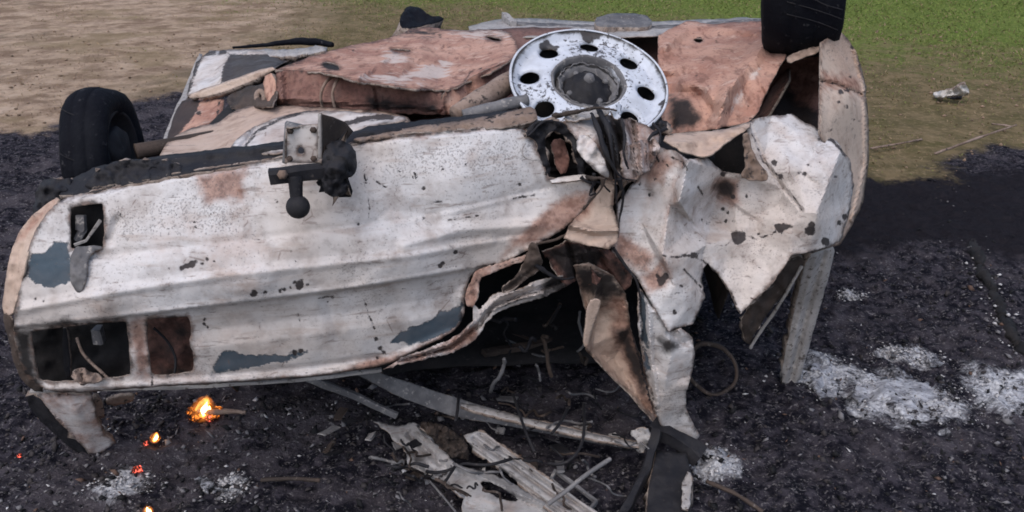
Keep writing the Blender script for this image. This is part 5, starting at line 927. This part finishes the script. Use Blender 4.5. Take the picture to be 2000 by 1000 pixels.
# charcoal crumbs and ash flakes
TET = np.array([(1, 0, -.4), (-.5, .87, -.4), (-.5, -.87, -.4), (.1, .1, .9)]); TF = np.array([(0, 1, 3), (1, 2, 3), (2, 0, 3), (0, 2, 1)])
OCT = np.array([(1, 0, 0), (0, 1, 0), (-1, 0, 0), (0, -1, 0), (0, 0, 1), (0, 0, -1)], float); OF = np.array([(0, 1, 4), (1, 2, 4), (2, 3, 4), (3, 0, 4), (1, 0, 5), (2, 1, 5), (3, 2, 5), (0, 3, 5)])
def crumbs(name, n, mats, wts, smin, smax, flat, region, label):
    P = np.column_stack([rng.uniform(region[0], region[1], n), region[2] + (region[3] - region[2]) * rng.random(n) ** 1.3])
    nn = fbm(P, 1.7, 3, 8.8); P = P[(sdf(P, BURN) > .02 + .18 * nn) & (nn + rng.uniform(-.5, .5, n) > -.15)]; P = P[(rng.random(len(P)) > .8) | (P[:, 1] < 3.35)]; n = len(P)
    s = smin * (smax / smin) ** (rng.random(n) ** 2.2); q = rng.normal(size=(n, 3)) * np.array([1, 1, .35 if flat < .5 else 1]); A = rng.uniform(0, 2 * math.pi, n)
    V = OCT[None] * rng.uniform(.45, 1.25, (n, 6, 1)) * s[:, None, None] * np.stack([np.ones(n), rng.uniform(.35, 1, n), np.full(n, flat) * rng.uniform(.4, 1.2, n)], -1)[:, None]
    tilt = rng.normal(0, .45, (n, 2)); V[..., 2] += V[..., 0] * tilt[:, 0, None] + V[..., 1] * tilt[:, 1, None]
    ca, sa = np.cos(A)[:, None], np.sin(A)[:, None]; x = V[..., 0] * ca - V[..., 1] * sa; y = V[..., 0] * sa + V[..., 1] * ca
    V = np.stack([x + P[:, None, 0], y + P[:, None, 1], V[..., 2] + (gz(P[:, 0], P[:, 1]) + s * flat * .45)[:, None]], -1)
    Fc = (OF[None] + (np.arange(n) * 6)[:, None, None]).reshape(-1, 3)
    mi = np.repeat(rng.choice(len(mats), n, p=wts), 8)
    o = scatter_mesh(name, mats, V.reshape(-1, 3), Fc, mi); o['label'] = label; return o
CK = [flat_mat('charcoal', (.014, .014, .016)), flat_mat('sooty_crumb', (.045, .04, .042)), flat_mat('grey_ash_crumb', (.16, .155, .165)), flat_mat('pale_ash_flake', (.48, .47, .48)), flat_mat('burnt_earth_crumb', (.11, .07, .055))]
crumbs('charcoal_crumbs', 24000, CK, [.58, .30, .07, .0, .05], .003, .018, .6, (-2.4, 2.4, 1.45, 4.4), 'black charcoal crumbs strewn over the burnt ground')
crumbs('ash_flakes', 2200, CK, [.10, .20, .50, .16, .04], .003, .018, .25, (-2.2, 2.4, 1.45, 3.6), 'pale ash flakes strewn over the burnt ground')
crumbs('curled_flakes', 7000, CK, [.30, .34, .30, .04, .02], .003, .016, .45, (-1.5, -.05, 1.55, 2.35), 'grey curled flakes of burnt lining before the wreck')
n = 5200; k = rng.integers(0, len(ASHSPOTS), n); P = np.array([ASHSPOTS[i][0] for i in k]) + rng.normal(size=(n, 2)) * np.array([ASHSPOTS[i][1] for i in k])[:, None] * np.array([.85, .6])
s = .0012 * 7 ** (rng.random(n) ** 2.4); V = OCT[None] * rng.uniform(.4, 1.3, (n, 6, 1)) * s[:, None, None] * np.array([1, 1, .45]) + np.column_stack([P, gz(P[:, 0], P[:, 1]) + s * .3 + .001])[:, None]
o = scatter_mesh('ash_powder', [CK[3], CK[2]], V.reshape(-1, 3), (OF[None] + (np.arange(n) * 6)[:, None, None]).reshape(-1, 3), np.repeat((rng.random(n) < .45).astype(int), 8)); o['label'] = 'loose pale ash powder round the heaps'
# ash crumbs along the log
LP = np.array(lp); n = 80; u = rng.random(n) * (len(LP) - 1.01); k = u.astype(int); f = (u - k)[:, None]
pp = LP[k] * (1 - f) + LP[k + 1] * f; sd_ = np.where(rng.random(n) < .5, -1, 1) * rng.uniform(.018, .07, n); pp[:, 0] += sd_; pp[:, 2] = gz(pp[:, 0], pp[:, 1]) + .01
s = .003 * 5 ** (rng.random(n) ** 1.6); V = OCT[None] * rng.uniform(.5, 1.3, (n, 6, 1)) * s[:, None, None] * np.array([1, 1, .6]) + pp[:, None]
o = scatter_mesh('log_ash', [CK[3], CK[2]], V.reshape(-1, 3) - np.array(t.location) * 0, (OF[None] + (np.arange(n) * 6)[:, None, None]).reshape(-1, 3), np.repeat(rng.integers(0, 2, n), 8)); o['label'] = 'pale ash crumbs along both sides of the log'
# grass
GM = [flat_mat('green_blade', (.145, .19, .05)), flat_mat('olive_blade', (.18, .175, .07)), flat_mat('dry_blade', (.28, .205, .13)), flat_mat('brown_blade', (.15, .11, .062))]
n = 260000; P = np.column_stack([rng.uniform(-9, 9, n), 3.6 + 12 * rng.random(n) ** 1.4])
cl = fbm(P, 1.3, 3, 3.3); gr = greenness(P); sa = sandiness(P)
keep = (sdf(P, BURN) < -.03) & (rng.random(n) < np.clip(.42 + .5 * gr - .42 * sa + .7 * cl, .015, 1)); P = P[keep]; gr = gr[keep]; sa = sa[keep]; n = len(P)
h = rng.uniform(.006, .024, n) * (.6 + .8 * gr); w = rng.uniform(.002, .0045, n) * (1 + P[:, 1] * .06); A = rng.uniform(0, 2 * math.pi, n); ln = rng.normal(0, .8, (n, 2)) * h[:, None]
dx = np.cos(A) * w; dy = np.sin(A) * w; z = gz(P[:, 0], P[:, 1]) - .002
V = np.stack([np.stack([P[:, 0] - dx, P[:, 1] - dy, z], -1), np.stack([P[:, 0] + dx, P[:, 1] + dy, z], -1), np.stack([P[:, 0] + dx * .6 + ln[:, 0] * .4, P[:, 1] + dy * .6 + ln[:, 1] * .4, z + h * .65], -1), np.stack([P[:, 0] + ln[:, 0], P[:, 1] + ln[:, 1], z + h], -1)], 1)
Fc = np.arange(n * 4).reshape(n, 4)
r1 = rng.random(n); mi = np.where(r1 < gr * .8, 0, np.where(r1 < .38 + gr * .5 - sa * .36, 1, np.where(rng.random(n) < .45 + .5 * sa, 2, 3)))
o = scatter_mesh('short_grass', GM, V.reshape(-1, 3), Fc, mi); o['label'] = 'short patchy grass behind the wreck'
# clods and pebbles on the bare soil
n = 5000; P = np.column_stack([rng.uniform(-7, 5, n), 2.6 + 6 * rng.random(n) ** 1.2]); P = P[(sdf(P, BURN) < .05)]; n = len(P)
s = .004 * (5 ** (rng.random(n) ** 2)); V = OCT[None] * rng.uniform(.5, 1.3, (n, 6, 1)) * s[:, None, None] * np.array([1, 1, .6]) + np.column_stack([P, gz(P[:, 0], P[:, 1]) + s * .3])[:, None]
o = scatter_mesh('soil_clods', [flat_mat('soil_clod', (.26, .18, .13)), flat_mat('dark_clod', (.17, .12, .085))], V.reshape(-1, 3), (OF[None] + (np.arange(n) * 6)[:, None, None]).reshape(-1, 3), np.repeat(rng.integers(0, 2, n), 8)); o['label'] = 'small clods on the bare sandy soil'
